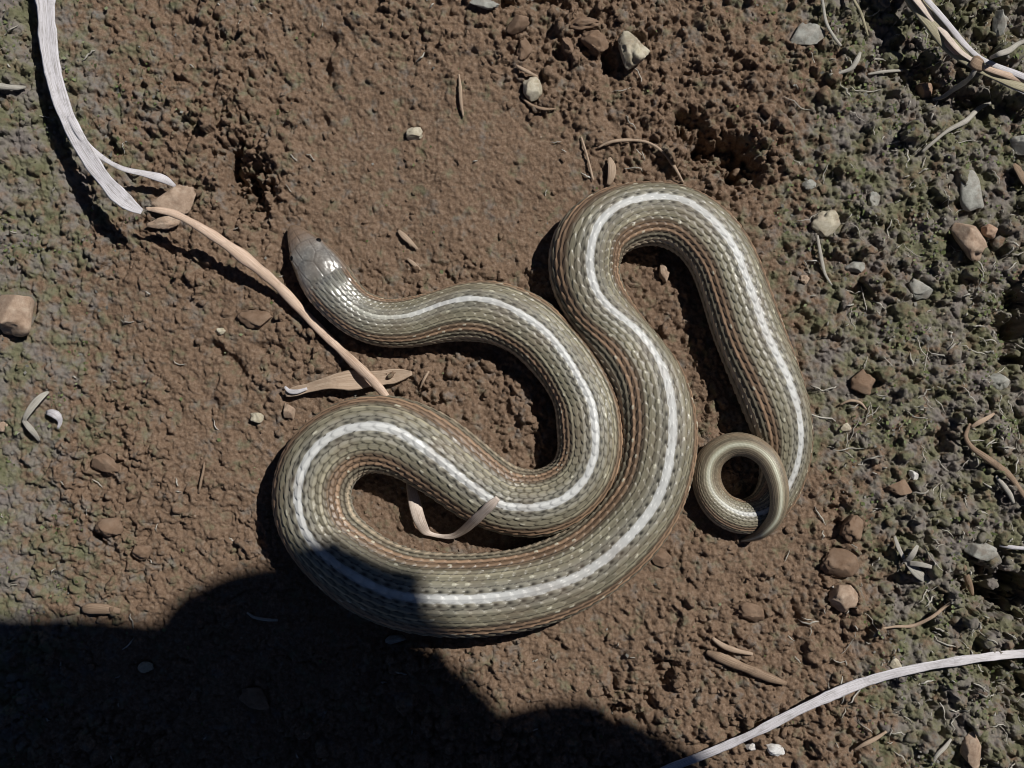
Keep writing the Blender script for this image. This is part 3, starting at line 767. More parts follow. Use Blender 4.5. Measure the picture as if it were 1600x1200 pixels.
# end caps as small fans, added as degenerate-free triangles
me = bpy.data.meshes.new('body')
tri = []
for k in range(NA):
    tri.append((capA, int(sidx[0, k]), int(nxt[0, k])))
    tri.append((capA + 1, int(nxt[-1, k]), int(sidx[-1, k])))
nvv = sv2 - off0
me.vertices.add(len(nvv)); me.vertices.foreach_set('co', nvv.astype(np.float32).ravel())
nq, ntri = len(sf), len(tri)
me.loops.add(nq * 4 + ntri * 3)
me.loops.foreach_set('vertex_index', np.concatenate([sf.ravel(), np.array(tri).ravel()]).astype(np.int32))
me.polygons.add(nq + ntri)
me.polygons.foreach_set('loop_start', np.concatenate([np.arange(nq) * 4, nq * 4 + np.arange(ntri) * 3]).astype(np.int32))
me.update(calc_edges=True); me.validate()
me.polygons.foreach_set('use_smooth', np.ones(len(me.polygons), dtype=bool))
me.materials.append(mS)
body = bpy.data.objects.new('body', me); C.objects.link(body); body.parent = root
bc = base.reshape(-1, 3)
fattr(body, 'headness', np.concatenate([np.repeat(0.9 * smooth(230, 105, cS), NA), [1.0, 0.0]]))
cattr(body, 'skin', np.vstack([bc, bc[:1], bc[-1:]]))

mE, nt, b = new_mat('snake_eye')
b.inputs['Roughness'].default_value = 0.08
g1 = N(nt, 'ShaderNodeTexCoord'); vl = N(nt, 'ShaderNodeVectorMath', operation='LENGTH')
sp = N(nt, 'ShaderNodeSeparateXYZ'); nt.links.new(g1.outputs['Object'], sp.inputs[0])
r = ramp(nt, [(0.0, (0.10, 0.06, 0.03)), (0.35, (0.08, 0.05, 0.03)), (0.45, (0.004, 0.004, 0.004)), (1.0, (0.004, 0.004, 0.004))])
mp = N(nt, 'ShaderNodeMapRange'); nt.links.new(sp.outputs['Z'], mp.inputs['Value']); mp.inputs['From Min'].default_value = -0.0016; mp.inputs['From Max'].default_value = 0.0018
nt.links.new(mp.outputs[0], r.inputs[0]); nt.links.new(r.outputs[0], b.inputs['Base Color'])
m0 = int(np.argmin(np.abs(cS - 45)))
for s in (-1, 1):
    k = int(np.argmin(np.abs(phi - s * 1.02)))
    p = ring[m0, k] * S
    outw = ring[m0, k] - P3[m0]; outw /= np.linalg.norm(outw)
    ev = IV3 * 4.6 * S
    e = mesh_obj('eye', ev, IF3, mE, root)
    e.location = Vector(p - outw * 3.0 * S - off0)
    e.rotation_euler = Vector(outw).to_track_quat('Z', 'Y').to_euler()

# ------------------------------------------------------------------ sweeps: blades, stems, twigs, roots
def sweep(name, pts, mat, thick=0.35, step=4.0, fold=0.0, parent=None, wob=0.13, seed=0, ground_rel=True, nc=10, origin=None, tilt=0.0, twist=0.35):
    """pts: (px, py, z above soil, full width). A closed strip with a lens or channel section."""
    P = np.array(pts, float)
    if ground_rel:
        P = P.copy(); 
        P[:, 2] += [hz_low(a, c, 14) for a, c in P[:, :2]]
    Q, s = spline(P, step)
    n = len(Q)
    k = 1 - Q[:, 2] / H
    p3 = np.column_stack([(Q[:, 0] - 800) * k, (600 - Q[:, 1]) * k, Q[:, 2]])
    t = np.gradient(p3, axis=0); t /= np.linalg.norm(t, axis=1)[:, None]
    upv = np.tile([0, 0, 1.0], (n, 1)); bb = upv - (upv * t).sum(1)[:, None] * t; bb /= np.linalg.norm(bb, axis=1)[:, None]
    nn = np.cross(bb, t)
    ti = tilt + twist * np.array([float(fbm(np.array(x / 90.0), np.array(seed * 3.3), seed, 2)) for x in s])
    n2_ = nn * np.cos(ti)[:, None] + bb * np.sin(ti)[:, None]; b2_ = bb * np.cos(ti)[:, None] - nn * np.sin(ti)[:, None]
    w = 0.5 * Q[:, 3] * (1 + wob * 2 * np.array([float(fbm(np.array(x / 35.0), np.array(seed * 1.7), seed + 4, 3)) for x in s]))
    w = np.maximum(w, 0.6)
    ang = np.arange(nc) / nc * 2 * math.pi
    ca, sa = np.cos(ang), np.sin(ang)
    ring_ = p3[:, None, :] + n2_[:, None, :] * (w[:, None] * ca[None, :])[..., None] \
        + b2_[:, None, :] * (w[:, None] * (thick * sa[None, :] + fold * np.abs(ca[None, :]) ** 1.5))[..., None]
    v = ring_.reshape(-1, 3)
    ix = np.arange(n * nc).reshape(n, nc); nx_ = np.roll(ix, -1, axis=1)
    f_ = np.stack([ix[:-1], ix[1:], nx_[1:], nx_[:-1]], -1).reshape(-1, 4)
    fl = [tuple(int(y) for y in x) for x in f_] + [tuple(int(x) for x in ix[0]), tuple(int(x) for x in ix[-1][::-1])]
    o_ = np.zeros(3) if origin is None else np.asarray(origin) / S
    if origin is None and parent is None: o_ = p3[n // 2]
    ob = mesh_obj(name, (v - o_) * S, fl, mat, parent)
    if parent is None: ob.location = o_ * S
    fattr(ob, 'along', np.repeat(s, nc) + seed * 137.0); fattr(ob, 'across', np.tile(ca, n) + seed * 5.1 + np.tile(sa, n) * 0.2)
    return ob, o_ * S

# the long bleached blade, upper left
bl, o0 = sweep('dry_stalk', [(48,-150,20,26),(58,-80,22,29),(70,-20,26,31),(75,50,30,30),(84,115,36,26),(104,180,44,22),(140,248,58,23),(180,300,70,23),(206,322,74,19),(222,331,74,9)],
               M_WHITEGRASS, 0.14, fold=0.22, seed=1)
tag(bl, 'long bleached grass blade curving down from the top left corner', 'grass blade')
sweep('strand', [(106,182,46,5),(122,208,50,8),(146,236,50,9),(188,262,44,8),(228,272,36,11),(256,280,28,13),(274,291,20,5)], M_WHITEGRASS, 0.3, parent=bl, seed=2, origin=o0)
# the tan stem that runs under the snake's head
st_, o1 = sweep('dry_stalk', [(228,326,66,6),(246,328,70,10),(272,334,70,12),(330,366,58,15),(400,417,36,18),(440,452,22,17),(468,482,15,13),(500,515,12,13),(525,540,11,13),(552,566,20,14),(580,592,34,14),(600,615,42,13),(607,622,44,8)],
               M_TANGRASS, 0.5, seed=3)
tag(st_, 'tan dry grass stem passing beside and under the snake head', 'grass stem')
# broken stem inside the lower loop
bs, o2 = sweep('dry_stalk', [(640,752,6,13),(645,772,22,17),(650,795,30,19),(656,814,28,18),(665,830,12,13),(672,834,8,7),(690,838,8,6),(706,838,16,9),(722,830,34,13),(748,807,76,14),(768,788,99,13),(778,778,104,8)],
               M_PINKGRASS, 0.3, seed=4, ground_rel=False, step=3.0)
tag(bs, 'bent pale dry stem inside the lower loop, tip resting on the snake', 'grass stem')
# curled leaf strip left of it
ls, o3 = sweep('dry_leaf', [(446,616,12,8),(462,611,13,16),(482,606,14,14),(520,597,16,24),(560,594,12,26),(600,590,8,22),(630,585,7,16),(644,583,5,6)], M_LEAF, 0.10, fold=0.3, seed=5, tilt=0.15)
tag(ls, 'flat tan leaf strip lying just above the left loop of the snake', 'leaf')
sweep('torn_tip', [(480,607,19,4),(464,612,18,7),(452,611,18,6),(445,604,17,3)], M_WHITEGRASS, 0.3, parent=ls, seed=6, origin=o3)
# tan leaf flake beneath the upper end of the stem
# bleached blade, lower right
bl2, _ = sweep('dry_stalk', [(980,1236,10,14),(1040,1203,12,15),(1110,1175,16,15),(1180,1144,20,15),(1264,1102,24,16),(1355,1064,26,15),(1442,1042,24,15),(1530,1028,22,14),(1600,1021,20,14),(1690,1020,16,12)],
               M_WHITEGRASS, 0.22, fold=0.2, seed=9)
tag(bl2, 'thin bleached grass blade arching across the bottom right corner', 'grass blade')
# flattened straw stalk, upper right
sp_, o4 = sweep('straw_bundle', [(1398,-60,40,34),(1428,-10,46,34),(1458,36,48,30),(1488,76,46,24),(1516,98,42,16),(1552,118,38,13),(1600,136,34,14),(1660,156,28,12)], M_STRAW, 0.3, fold=0.10, seed=10, step=3, twist=0.1)
tag(sp_, 'frayed bundle of pale straw strips in the top right corner', 'straw')
for k_, (pts_, m_) in enumerate([
    ([(1398,-40,48,10),(1434,2,54,12),(1468,42,56,12),(1500,80,54,10),(1526,98,50,9)], M_PINKGRASS),
    ([(1412,-44,46,9),(1447,-2,52,10),(1480,36,54,10),(1508,70,52,9),(1534,92,48,8),(1600,120,44,9),(1660,146,36,7)], M_WHITEGRASS),
    ([(1404,-50,44,8),(1432,0,50,9),(1462,44,52,9),(1494,82,50,8),(1530,102,46,8),(1600,126,40,9),(1660,148,34,7)], M_TANGRASS),
    ([(1520,104,40,5),(1556,124,36,8),(1600,144,32,8),(1650,166,26,6)], M_WHITEGRASS)]):
    sweep('strip', pts_, m_, 0.3, parent=sp_, seed=11 + k_ * 3, origin=o4, step=3, wob=0.12, tilt=0.25 * (k_ % 3 - 1), twist=0.1)
sweep('node', [(1518,94,46,18),(1525,98,48,24),(1534,102,46,18)], M_TWIG, 0.5, parent=sp_, seed=15, origin=o4)
sweep('rootlet', [(1527,104,50,6),(1518,118,40,8),(1505,130,28,9),(1488,141,18,8),(1472,152,12,7),(1458,156,8,5)], M_ROOT, 0.7, parent=sp_, seed=16, origin=o4)
sweep('rootlet', [(1548,90,56,7),(1562,84,52,9),(1578,78,44,9),(1590,69,38,8),(1604,63,34,6)], M_ROOT, 0.6, parent=sp_, seed=17, origin=o4)

def stick(name, label, cat, pts, mat, thick=0.8, seed=0, **kw):
    o = sweep(name, pts, mat, thick, step=4.0, seed=seed, wob=0.16, **kw)[0]
    tag(o, label, cat, 'dry twigs, roots and plant bits on the soil')
    return o
stick('root', 'pale branching root in grey soil between straw stalk and flat chip', 'root', [(1440,238,6,4),(1456,224,9,6),(1481,204,12,7),(1509,189,12,8),(1530,169,10,7),(1548,160,6,4)], M_ROOT, seed=21)
stick('root', 'small grey root stub above the mossy patch near the top right', 'root', [(1296,117,5,4),(1318,112,8,6),(1330,107,11,8),(1340,92,12,9),(1344,82,8,5)], M_ROOT, seed=22)
stick('dry_stalk', 'thin olive stem bending from the top edge, left of the other thin stem', 'grass stem', [(1280,-20,12,4),(1285,0,14,5),(1291,35,16,5),(1302,56,14,5),(1314,72,6,4)], M_ROOT, seed=23)
stick('dry_stalk', 'thin olive stem from the top edge, nearer to the straw stalk', 'grass stem', [(1322,-30,14,4),(1334,0,16,5),(1345,20,16,5),(1352,42,10,4),(1356,56,5,3)], M_STRAW, seed=24)
stick('stick', 'thin straight pale stick lying flat beside the small root stub', 'stick', [(1356,116,8,4),(1380,112,9,5),(1410,110,6,4)], M_ROOT, seed=25)
stick('twig', 'dark curved twig at the right edge halfway down the picture', 'twig', [(1516,662,5,5),(1509,682,8,8),(1518,698,10,9),(1546,719,12,10),(1576,742,12,10),(1600,774,10,9),(1628,812,6,7)], M_TWIG, seed=26)
stick('leaf_sliver', 'orange brown leaf sliver above the dark curved twig', 'leaf', [(1517,668,8,5),(1530,660,12,9),(1545,652,10,8),(1554,646,5,4)], M_LEAF, thick=0.2, seed=27)
stick('twig', 'short thin twig below the dark curved twig at the right', 'twig', [(1556,744,5,4),(1568,758,8,7),(1578,772,8,7),(1584,786,4,4)], M_ROOT, seed=28)
stick('stick', 'thick soil coated brown stick lying right of the shadow near the bottom', 'stick', [(1104,1019,5,8),(1122,1026,8,15),(1150,1038,9,17),(1180,1050,9,17),(1208,1061,8,15),(1228,1068,4,8)], M_TWIG, seed=29)
stick('stick', 'slender brown stick just above the thick soil coated stick', 'stick', [(1113,997,6,5),(1128,1008,9,8),(1148,1016,9,8),(1176,1022,5,5)], M_LEAF, seed=30)
stick('rootlet', 'thin tan rootlet running up to the dark hollow at lower right', 'root', [(1378,982,5,3),(1400,979,7,4),(1425,978,7,5),(1458,963,8,5),(1474,950,7,5),(1490,938,4,3)], M_LEAF, seed=31)
stick('stick', 'pale straight stick poking in from the right edge', 'stick', [(1562,852,6,4),(1580,855,9,7),(1602,857,10,7),(1640,862,8,6)], M_WHITEGRASS, seed=32)
stick('stick', 'short reddish stick beside the flat greenish stone', 'stick', [(1507,884,5,6),(1511,902,9,11),(1517,920,7,9),(1520,930,4,4)], M_TWIG, seed=33)
stick('stick', 'short dry stick just above the bottom edge under the pale blade', 'stick', [(1334,1172,5,4),(1350,1163,9,6),(1368,1154,9,6),(1385,1143,5,4)], M_LEAF, seed=34)
stick('root', 'forked grey root in the bottom right corner by the tan block', 'root', [(1455,1196,5,4),(1464,1180,9,6),(1476,1168,9,6),(1486,1155,5,4)], M_ROOT, seed=35)
stick('dry_stalk', 'thin upright brown stem left of the pale pebble near the top', 'grass stem', [(717,116,4,3),(719,135,7,5),(720,158,7,5),(724,182,4,3)], M_LEAF, seed=36)
stick('rootlet', 'hair thin rootlet arching above the top bend of the snake', 'root', [(934,231,4,3),(950,223,7,4),(976,219,8,5),(1010,222,8,5),(1034,236,8,5),(1052,258,7,5),(1068,286,4,3)], M_LEAF, seed=37)
stick('leaf_sliver', 'upright pale tan flake just above the top bend of the snake', 'leaf', [(952,246,6,6),(956,260,12,14),(955,276,12,14),(950,290,6,6)], M_LEAF, thick=0.2, seed=38)
stick('rootlet', 'faint straight tan rootlet left of the upright flake above the snake', 'root', [(908,214,4,3),(915,236,6,4),(921,258,6,4),(927,282,4,3)], M_LEAF, seed=39)
stick('leaf_sliver', 'tan splinter on the smooth soil right of the snake head', 'leaf', [(622,360,5,4),(632,370,8,9),(643,380,8,8),(653,390,4,3)], M_LEAF, thick=0.3, seed=40)
stick('leaf_sliver', 'smaller tan splinter below the first one right of the snake head', 'leaf', [(636,404,4,3),(646,412,7,6),(658,422,4,3)], M_LEAF, thick=0.3, seed=41)
stick('rootlet', 'tiny tan straw between the neck and the lower loop of the snake', 'root', [(656,608,4,3),(662,594,7,4),(670,580,4,3)], M_LEAF, seed=42)
stick('twig', 'short pale twig touching the pebble near the top', 'twig', [(806,102,5,3),(818,109,9,6),(830,115,10,6),(840,120,6,4)], M_LEAF, seed=43)
stick('rootlet', 'dark thin rootlet under the pale pebble near the top', 'root', [(815,152,4,4),(830,164,6,5),(848,170,6,5),(868,170,3,3)], M_TWIG, seed=44)
stick('rootlet', 'thin root hanging down from the pale green stone at the right', 'root', [(1277,368,5,4),(1280,386,7,6),(1284,408,8,6),(1289,428,6,5),(1300,446,4,3)], M_ROOT, seed=45)
stick('rootlet', 'small arched rootlet below the brown clod right of the snake', 'root', [(1312,633,4,3),(1328,626,8,5),(1344,629,8,5),(1354,640,4,3)], M_LEAF, seed=46)
stick('stick', 'grey stick end at the left edge near the top', 'stick', [(-30,130,8,9),(0,135,10,10),(24,137,9,8),(40,136,4,4)], M_ROOT, seed=47)
stick('stick', 'pale bent splinter in the shaded soil at the bottom left', 'stick', [(386,957,5,4),(396,964,8,5),(414,968,8,5),(434,969,5,4)], M_ROOT, seed=48)
stick('bark_chip', 'flat reddish brown chip beside the edge of the shadow at left', 'bark chip', [(128,952,6,8),(140,951,10,15),(165,952,10,16),(188,955,6,8)], M_TWIG, thick=0.3, seed=49)
stick('leaf_sliver', 'reddish brown sliver at the right edge above the flat chip', 'leaf', [(1584,256,6,6),(1592,266,10,12),(1600,280,10,12),(1610,296,5,6)], M_TWIG, thick=0.3, seed=50)
stick('rootlet', 'fine straight root crossing the soil left of the lower loop', 'root', [(311,770,3,3),(314,752,6,4),(318,734,6,4),(319,722,3,3)], M_TWIG, seed=51)

# forked husks
def husk(label, arms, mat, seed, cat='husk'):
    a0 = arms[0]
    o, oo = sweep('husk', a0, mat, 0.25, seed=seed, fold=0.2)
    tag(o, label, cat)
    for k, a in enumerate(arms[1:]):
        sweep('prong', a, mat, 0.3, parent=o, seed=seed + k + 1, origin=oo, fold=0.15)
husk('pale grey forked husk near the pale stick at right', [[(1412,874,12,4),(1420,881,14,10),(1434,896,14,13),(1450,908,8,8),(1455,911,4,3)], [(1416,878,14,8),(1426,866,18,9),(1434,852,16,4)], [(1420,880,16,8),(1438,882,18,8),(1456,886,10,5)], [(1398,838,6,4),(1404,856,8,6),(1412,872,12,5)]], M_ROOT, 60)
husk('pale torn husk in the soil at the left edge', [[(37,660,8,5),(40,652,14,9),(52,634,16,11),(66,619,14,9),(76,612,6,4)], [(36,656,10,6),(46,668,14,9),(56,680,12,7),(62,690,5,3)]], M_ROOT, 65)
husk('small white husk curl right of the torn husk at left', [[(72,645,8,5),(80,645,14,10),(90,650,14,13),(94,660,8,8),(90,670,5,4)]], M_WHITEGRASS, 70)

# ------------------------------------------------------------------ stones and clods
def stone(seat, name, label, cat, px, py, rx, ry, rz, rot, mat, seed, rough=0.35, cuts=4, sink=0.3, boxy=1.0):
    v = lump(IV3, seed, rough * 1.1, cuts + 4)
    v = v / np.abs(v).max(0)
    if boxy < 1:
        v = np.sign(v) * np.abs(v) ** boxy; v[:, 0] *= 1 - 0.12 * v[:, 1]; v[:, :2] += 0.05 * np.sin(v[:, 1::-1] * 5.0)
    v = v * np.array([rx, ry, rz]); v[:, 2] = np.where(v[:, 2] < 0, v[:, 2] * 0.8, v[:, 2])
    a = math.radians(rot); c, s = math.cos(a), math.sin(a)
    v = np.column_stack([v[:, 0] * c - v[:, 1] * s, v[:, 0] * s + v[:, 1] * c, v[:, 2]])
    z = seat + rz * (1 - 2 * sink) 
    o = mesh_obj(name, v * S, IF3, mat, shade=False)
    o.location = W(px, py, z)
    tag(o, label, cat, 'stones and clods lying on the soil')
    return o


for (a, k), seat in zip(STONES, SEAT): stone(seat, *a, **k)

# ------------------------------------------------------------------ fine root hairs and plant litter in the grey soil
fv, ff, fal, fac_ = [], [], [], []
nv = 0
for k in range(620):
    if k < 520:
        cx = 1230 + 420 * rng.random() ** 0.7; cy = -60 + 1320 * rng.random()
    else:
        cx = -60 + 1100 * rng.random(); cy = -40 + 1240 * rng.random()
    ln = 10 + 52 * rng.random() ** 3 * (1.0 if k < 520 else 0.5); a0 = rng.random() * 6.28; cu = (rng.random() - 0.5) * 2.4
    iy, ix = int((cy - G0y) / DG), int((cx - G0x) / DG)
    if near[iy, ix] < 22: continue
    n = 7; w0 = 0.8 + 0.9 * rng.random() ** 2
    pts = []
    x_, y_ = cx, cy
    for i in range(n):
        a = a0 + cu * i / n + 0.25 * rng.normal()
        pts.append((x_, y_, hz(x_, y_) + 2.0 + 3.5 * math.sin(math.pi * i / (n - 1)) * rng.random()))
        x_ += math.cos(a) * ln / n; y_ += math.sin(a) * ln / n
    pts = np.array(pts); t = np.gradient(pts[:, :2], axis=0); t /= np.linalg.norm(t, axis=1)[:, None] + 1e-9
    w_ = w0 * np.array([0.4, 0.8, 1, 1, 1, 0.8, 0.3])
    nrm = np.column_stack([-t[:, 1], t[:, 0]])
    rows = []
    for sgn_x, dz in ((1, 0), (0, 1), (-1, 0), (0, -1)):
        q3 = np.column_stack([pts[:, 0] + nrm[:, 0] * w_ * sgn_x, pts[:, 1] + nrm[:, 1] * w_ * sgn_x, pts[:, 2] + dz * w_])
        rows.append(np.column_stack([(q3[:, 0] - 800) * S, (600 - q3[:, 1]) * S, q3[:, 2] * S]))
    R = np.stack(rows, 1)
    ii = np.arange(n * 4).reshape(n, 4) + nv; jj = np.roll(ii, -1, axis=1)
    ff.append(np.stack([ii[:-1], ii[1:], jj[1:], jj[:-1]], -1).reshape(-1, 4)); fv.append(R.reshape(-1, 3)); nv += n * 4
    fal.append(np.repeat(np.arange(n) * 5.0, 4) + k * 90.0); fac_.append(np.full(n * 4, k * 0.77))
fib = mesh_obj('root_fibres', np.vstack(fv), np.vstack(ff), M_ROOT)
fattr(fib, 'along', np.concatenate(fal)); fattr(fib, 'across', np.concatenate(fac_))
tag(fib, 'fine pale root hairs and plant litter scattered in the grey soil', 'root fibres', kind='stuff')

# ------------------------------------------------------------------ low moss and seedling leaves on the grey soil
mv, mf, mc = [], [], []
nv = 0
bx = -60 + 1720 * rng.random(60000); by = -60 + 1320 * rng.random(60000)
gg = greyness(bx, by); cl_n = fbm(bx / 48, by / 48, 601, 3)
pick = rng.random(60000) < np.clip((gg - 0.30) * 1.5, 0, 1) * smooth(-0.05, 0.45, cl_n) + 0.006
for x_, y_ in zip(bx[pick][:11000], by[pick][:11000]):
    iy, ix = int((y_ - G0y) / DG), int((x_ - G0x) / DG)
    if near[iy, ix] < 8 or under[iy, ix]: continue
    z0 = Z[iy, ix]
    ln = 3.2 + 4.8 * rng.random() ** 2; w_ = ln * (0.28 + 0.2 * rng.random()); a = rng.random() * 6.2832
    up = 0.2 + 0.9 * rng.random(); c, s_ = math.cos(a), math.sin(a)
    P_ = np.array([(0, 0, -0.6), (0.5 * ln, w_, 0.6 * up * ln * 0.6), (ln, 0, up * ln * 0.7), (0.5 * ln, -w_, 0.6 * up * ln * 0.6)])
    q3 = np.column_stack([x_ - 800 + P_[:, 0] * c - P_[:, 1] * s_, 600 - y_ + P_[:, 0] * s_ + P_[:, 1] * c, z0 + 0.5 + P_[:, 2]]) * S
    mv.append(q3); mf.append((nv, nv + 1, nv + 2)); mf.append((nv, nv + 2, nv + 3)); nv += 4
    t_ = rng.random(); mc.append(np.tile(np.array([0.085 + 0.09 * t_, 0.110 + 0.085 * t_, 0.040 + 0.075 * t_ ** 1.5]) if rng.random() < 0.72 else np.array([0.17, 0.165, 0.15]) * (0.7 + 0.5 * t_), (4, 1)))
M_MOSS, nt, b = new_mat('moss')
at = N(nt, 'ShaderNodeAttribute', attribute_name='leaf'); nt.links.new(at.outputs['Color'], b.inputs['Base Color']); b.inputs['Roughness'].default_value = 0.7
b.inputs['Specular IOR Level'].default_value = 0.25
moss = mesh_obj('moss', np.vstack(mv), np.array(mf), M_MOSS, shade=False)
cattr(moss, 'leaf', np.vstack(mc))
tag(moss, 'low green moss and tiny leaves growing on the grey soil', 'moss', kind='stuff')

# ------------------------------------------------------------------ the photographer (outside the frame; the dark shape at lower left is this shadow)
SHX, SHY = 0.77 * math.cos(SUN_EL) / math.sin(SUN_EL) / math.hypot(0.77, 0.64), 0.64 * math.cos(SUN_EL) / math.sin(SUN_EL) / math.hypot(0.77, 0.64)
def fs(sxp, syp, h):
    """the point h px up whose shadow falls on ground pixel (sxp, syp)"""
    return Vector(((sxp + SHX * h - 800) * S, (600 - (syp - SHY * h)) * S, h * S))
def gp(px, py, h):
    return Vector(((px - 800) * S, (600 - py) * S, h * S))
J = {}
J['pelvis'] = (gp(2150, 1500, 1000), 300); J['belly'] = (gp(2130, 1000, 1450), 290); J['chest'] = (fs(880, 1575, 1850), 285); J['upper'] = (fs(600, 1430, 2250), 190)
J['neck'] = (fs(645, 1142, 2480), 118); J['skull'] = (fs(408, 1087, 2660), 165); J['brow'] = (fs(390, 1025, 2720), 135)
J['l_sh'] = (fs(300, 1108, 2400), 135); J['l_el'] = (fs(-600, 1072, 2600), 105); J['l_wr'] = (gp(800, 470, 2170), 72)
J['r_sh'] = (fs(868, 1182, 2400), 118); J['r_el'] = (gp(2600, 900, 1650), 110); J['r_wr'] = (gp(2470, 1130, 900), 78)
J['l_hip'] = (gp(1990, 1540, 960), 230); J['r_hip'] = (gp(2310, 1540, 960), 230)
J['l_kn'] = (gp(1960, 1020, 180), 170); J['r_kn'] = (gp(2560, 1020, 180), 170)
J['l_an'] = (gp(2000, 2080, 110), 110); J['r_an'] = (gp(2480, 2080, 110), 110)
J['l_to'] = (gp(2000, 2330, 60), 75); J['r_to'] = (gp(2480, 2330, 60), 75)
E = [('pelvis', 'belly'), ('belly', 'chest'), ('chest', 'upper'), ('upper', 'neck'), ('neck', 'skull'), ('skull', 'brow'), ('upper', 'l_sh'), ('l_sh', 'l_el'), ('l_el', 'l_wr'),
     ('upper', 'r_sh'), ('r_sh', 'r_el'), ('r_el', 'r_wr'), ('pelvis', 'l_hip'), ('pelvis', 'r_hip'), ('l_hip', 'l_kn'), ('r_hip', 'r_kn'), ('l_kn', 'l_an'), ('r_kn', 'r_an'), ('l_an', 'l_to'), ('r_an', 'r_to')]
def add_hand(tag_, wrist, direction, side, palm_n, curl):
    d = direction.normalized(); n = palm_n.normalized(); s = d.cross(n).normalized() * side
    w = J[wrist][0]
    pk = 'palm_' + tag_; J[pk] = (w + d * 200 * S, 70); E.append((wrist, pk))
    for k, (o, L_) in enumerate(((-75, 260), (-25, 290), (25, 275), (75, 215))):
        prev = pk; p = w + d * 300 * S + s * o * S
        for m_ in range(3):
            a = curl * (m_ + 0.4)
            nm = 'f%s%d%d' % (tag_, k, m_)
            J[nm] = (p.copy(), 27 - 3 * m_); E.append((prev, nm)); prev = nm
            p = p + (d * math.cos(a) + n * math.sin(a)) * (L_ / 3.0) * S
        nm = 'f%s%d3' % (tag_, k); J[nm] = (p.copy(), 20); E.append((prev, nm))
    t1 = w + d * 130 * S - s * 110 * S + n * 30 * S; t2 = t1 + (d * 0.8 - s * 0.4 + n * 0.5).normalized() * 120 * S
    J['t1' + tag_] = (t1, 34); J['t2' + tag_] = (t2, 26); E.append((pk, 't1' + tag_)); E.append(('t1' + tag_, 't2' + tag_))
add_hand('l', 'l_wr', Vector((0.05, -0.9, -0.25)), 1, Vector((0, -0.2, -1)), 0.5)
add_hand('r', 'r_wr', Vector((-0.3, -0.2, -0.6)), 1, Vector((-0.3, -0.8, -0.4)), 0.35)
names = list(J); ord_ = {n_: i for i, n_ in enumerate(names)}
me = bpy.data.meshes.new('body')
me.from_pydata([J[n_][0] for n_ in names], [(ord_[a], ord_[b_]) for a, b_ in E], [])
po = bpy.data.objects.new('body', me); C.objects.link(po)
sm = po.modifiers.new('skin', 'SKIN'); sm.use_smooth_shade = True
for i, n_ in enumerate(names):
    r_ = J[n_][1] * S
    me.skin_vertices[0].data[i].radius = (r_, r_)
me.skin_vertices[0].data[ord_['pelvis']].use_root = True
ss_ = po.modifiers.new('subsurf', 'SUBSURF'); ss_.levels = 2; ss_.render_levels = 2
dg = bpy.context.evaluated_depsgraph_get(); dg.update()
ev = bpy.data.meshes.new_from_object(po.evaluated_get(dg))
bpy.data.objects.remove(po)
pbody = bpy.data.objects.new('body', ev); C.objects.link(pbody); pbody.name = 'body'
def cloth(name, c, rough=0.85, sc=900.0):
    m, nt, b = new_mat(name)
    n1 = N(nt, 'ShaderNodeTexNoise', Scale=sc, Detail=3.0); g = N(nt, 'ShaderNodeNewGeometry'); nt.links.new(g.outputs['Position'], n1.inputs['Vector'])
    r = ramp(nt, [(0.3, tuple(0.8 * x for x in c)), (0.7, tuple(1.2 * x for x in c))]); nt.links.new(n1.outputs['Fac'], r.inputs[0])
    nt.links.new(r.outputs[0], b.inputs['Base Color']); b.inputs['Roughness'].default_value = rough
    return m
M_SHIRT = cloth('navy_shirt', (0.030, 0.035, 0.055)); M_TROUS = cloth('dark_trousers', (0.035, 0.032, 0.028)); M_SKIN = cloth('skin', (0.34, 0.20, 0.14), 0.5, 300.0)
M_HAIR = cloth('dark_hair', (0.02, 0.014, 0.010), 0.5); M_BLACK = cloth('black_plastic', (0.02, 0.02, 0.022), 0.4); M_SILV = cloth('camera_shell', (0.10, 0.10, 0.105), 0.35)
for m in (M_SHIRT, M_TROUS, M_SKIN, M_BLACK): ev.materials.append(m)
wrists = [J['l_wr'][0], J['r_wr'][0]]; hc_ = J['skull'][0]; nk_ = J['neck'][0]
axis = (hc_ - nk_).normalized()
for p in ev.polygons:
    c = p.center
    mi = 0
    if (c - nk_).dot(axis) > 20 * S and (c - hc_).length < 420 * S: mi = 2
    elif min((c - w).length for w in wrists) < 30 * S or any((c - w).dot((J['palm_' + t][0] - w).normalized()) > 0 and (c - w).length < 700 * S for w, t in zip(wrists, 'lr')): mi = 2
    elif c.z < 1150 * S and c.y < (600 - 850) * S: mi = 1
    if c.z < 190 * S and c.y < (600 - 1950) * S: mi = 3
    p.material_index = mi
    p.use_smooth = True
pr = empty('person', (gp(2150, 1500, 0)))
tag(pr, 'person in a navy shirt kneeling beside the picture and leaning over the soil', 'person')
pbody.parent = pr; pbody.location = -pr.location
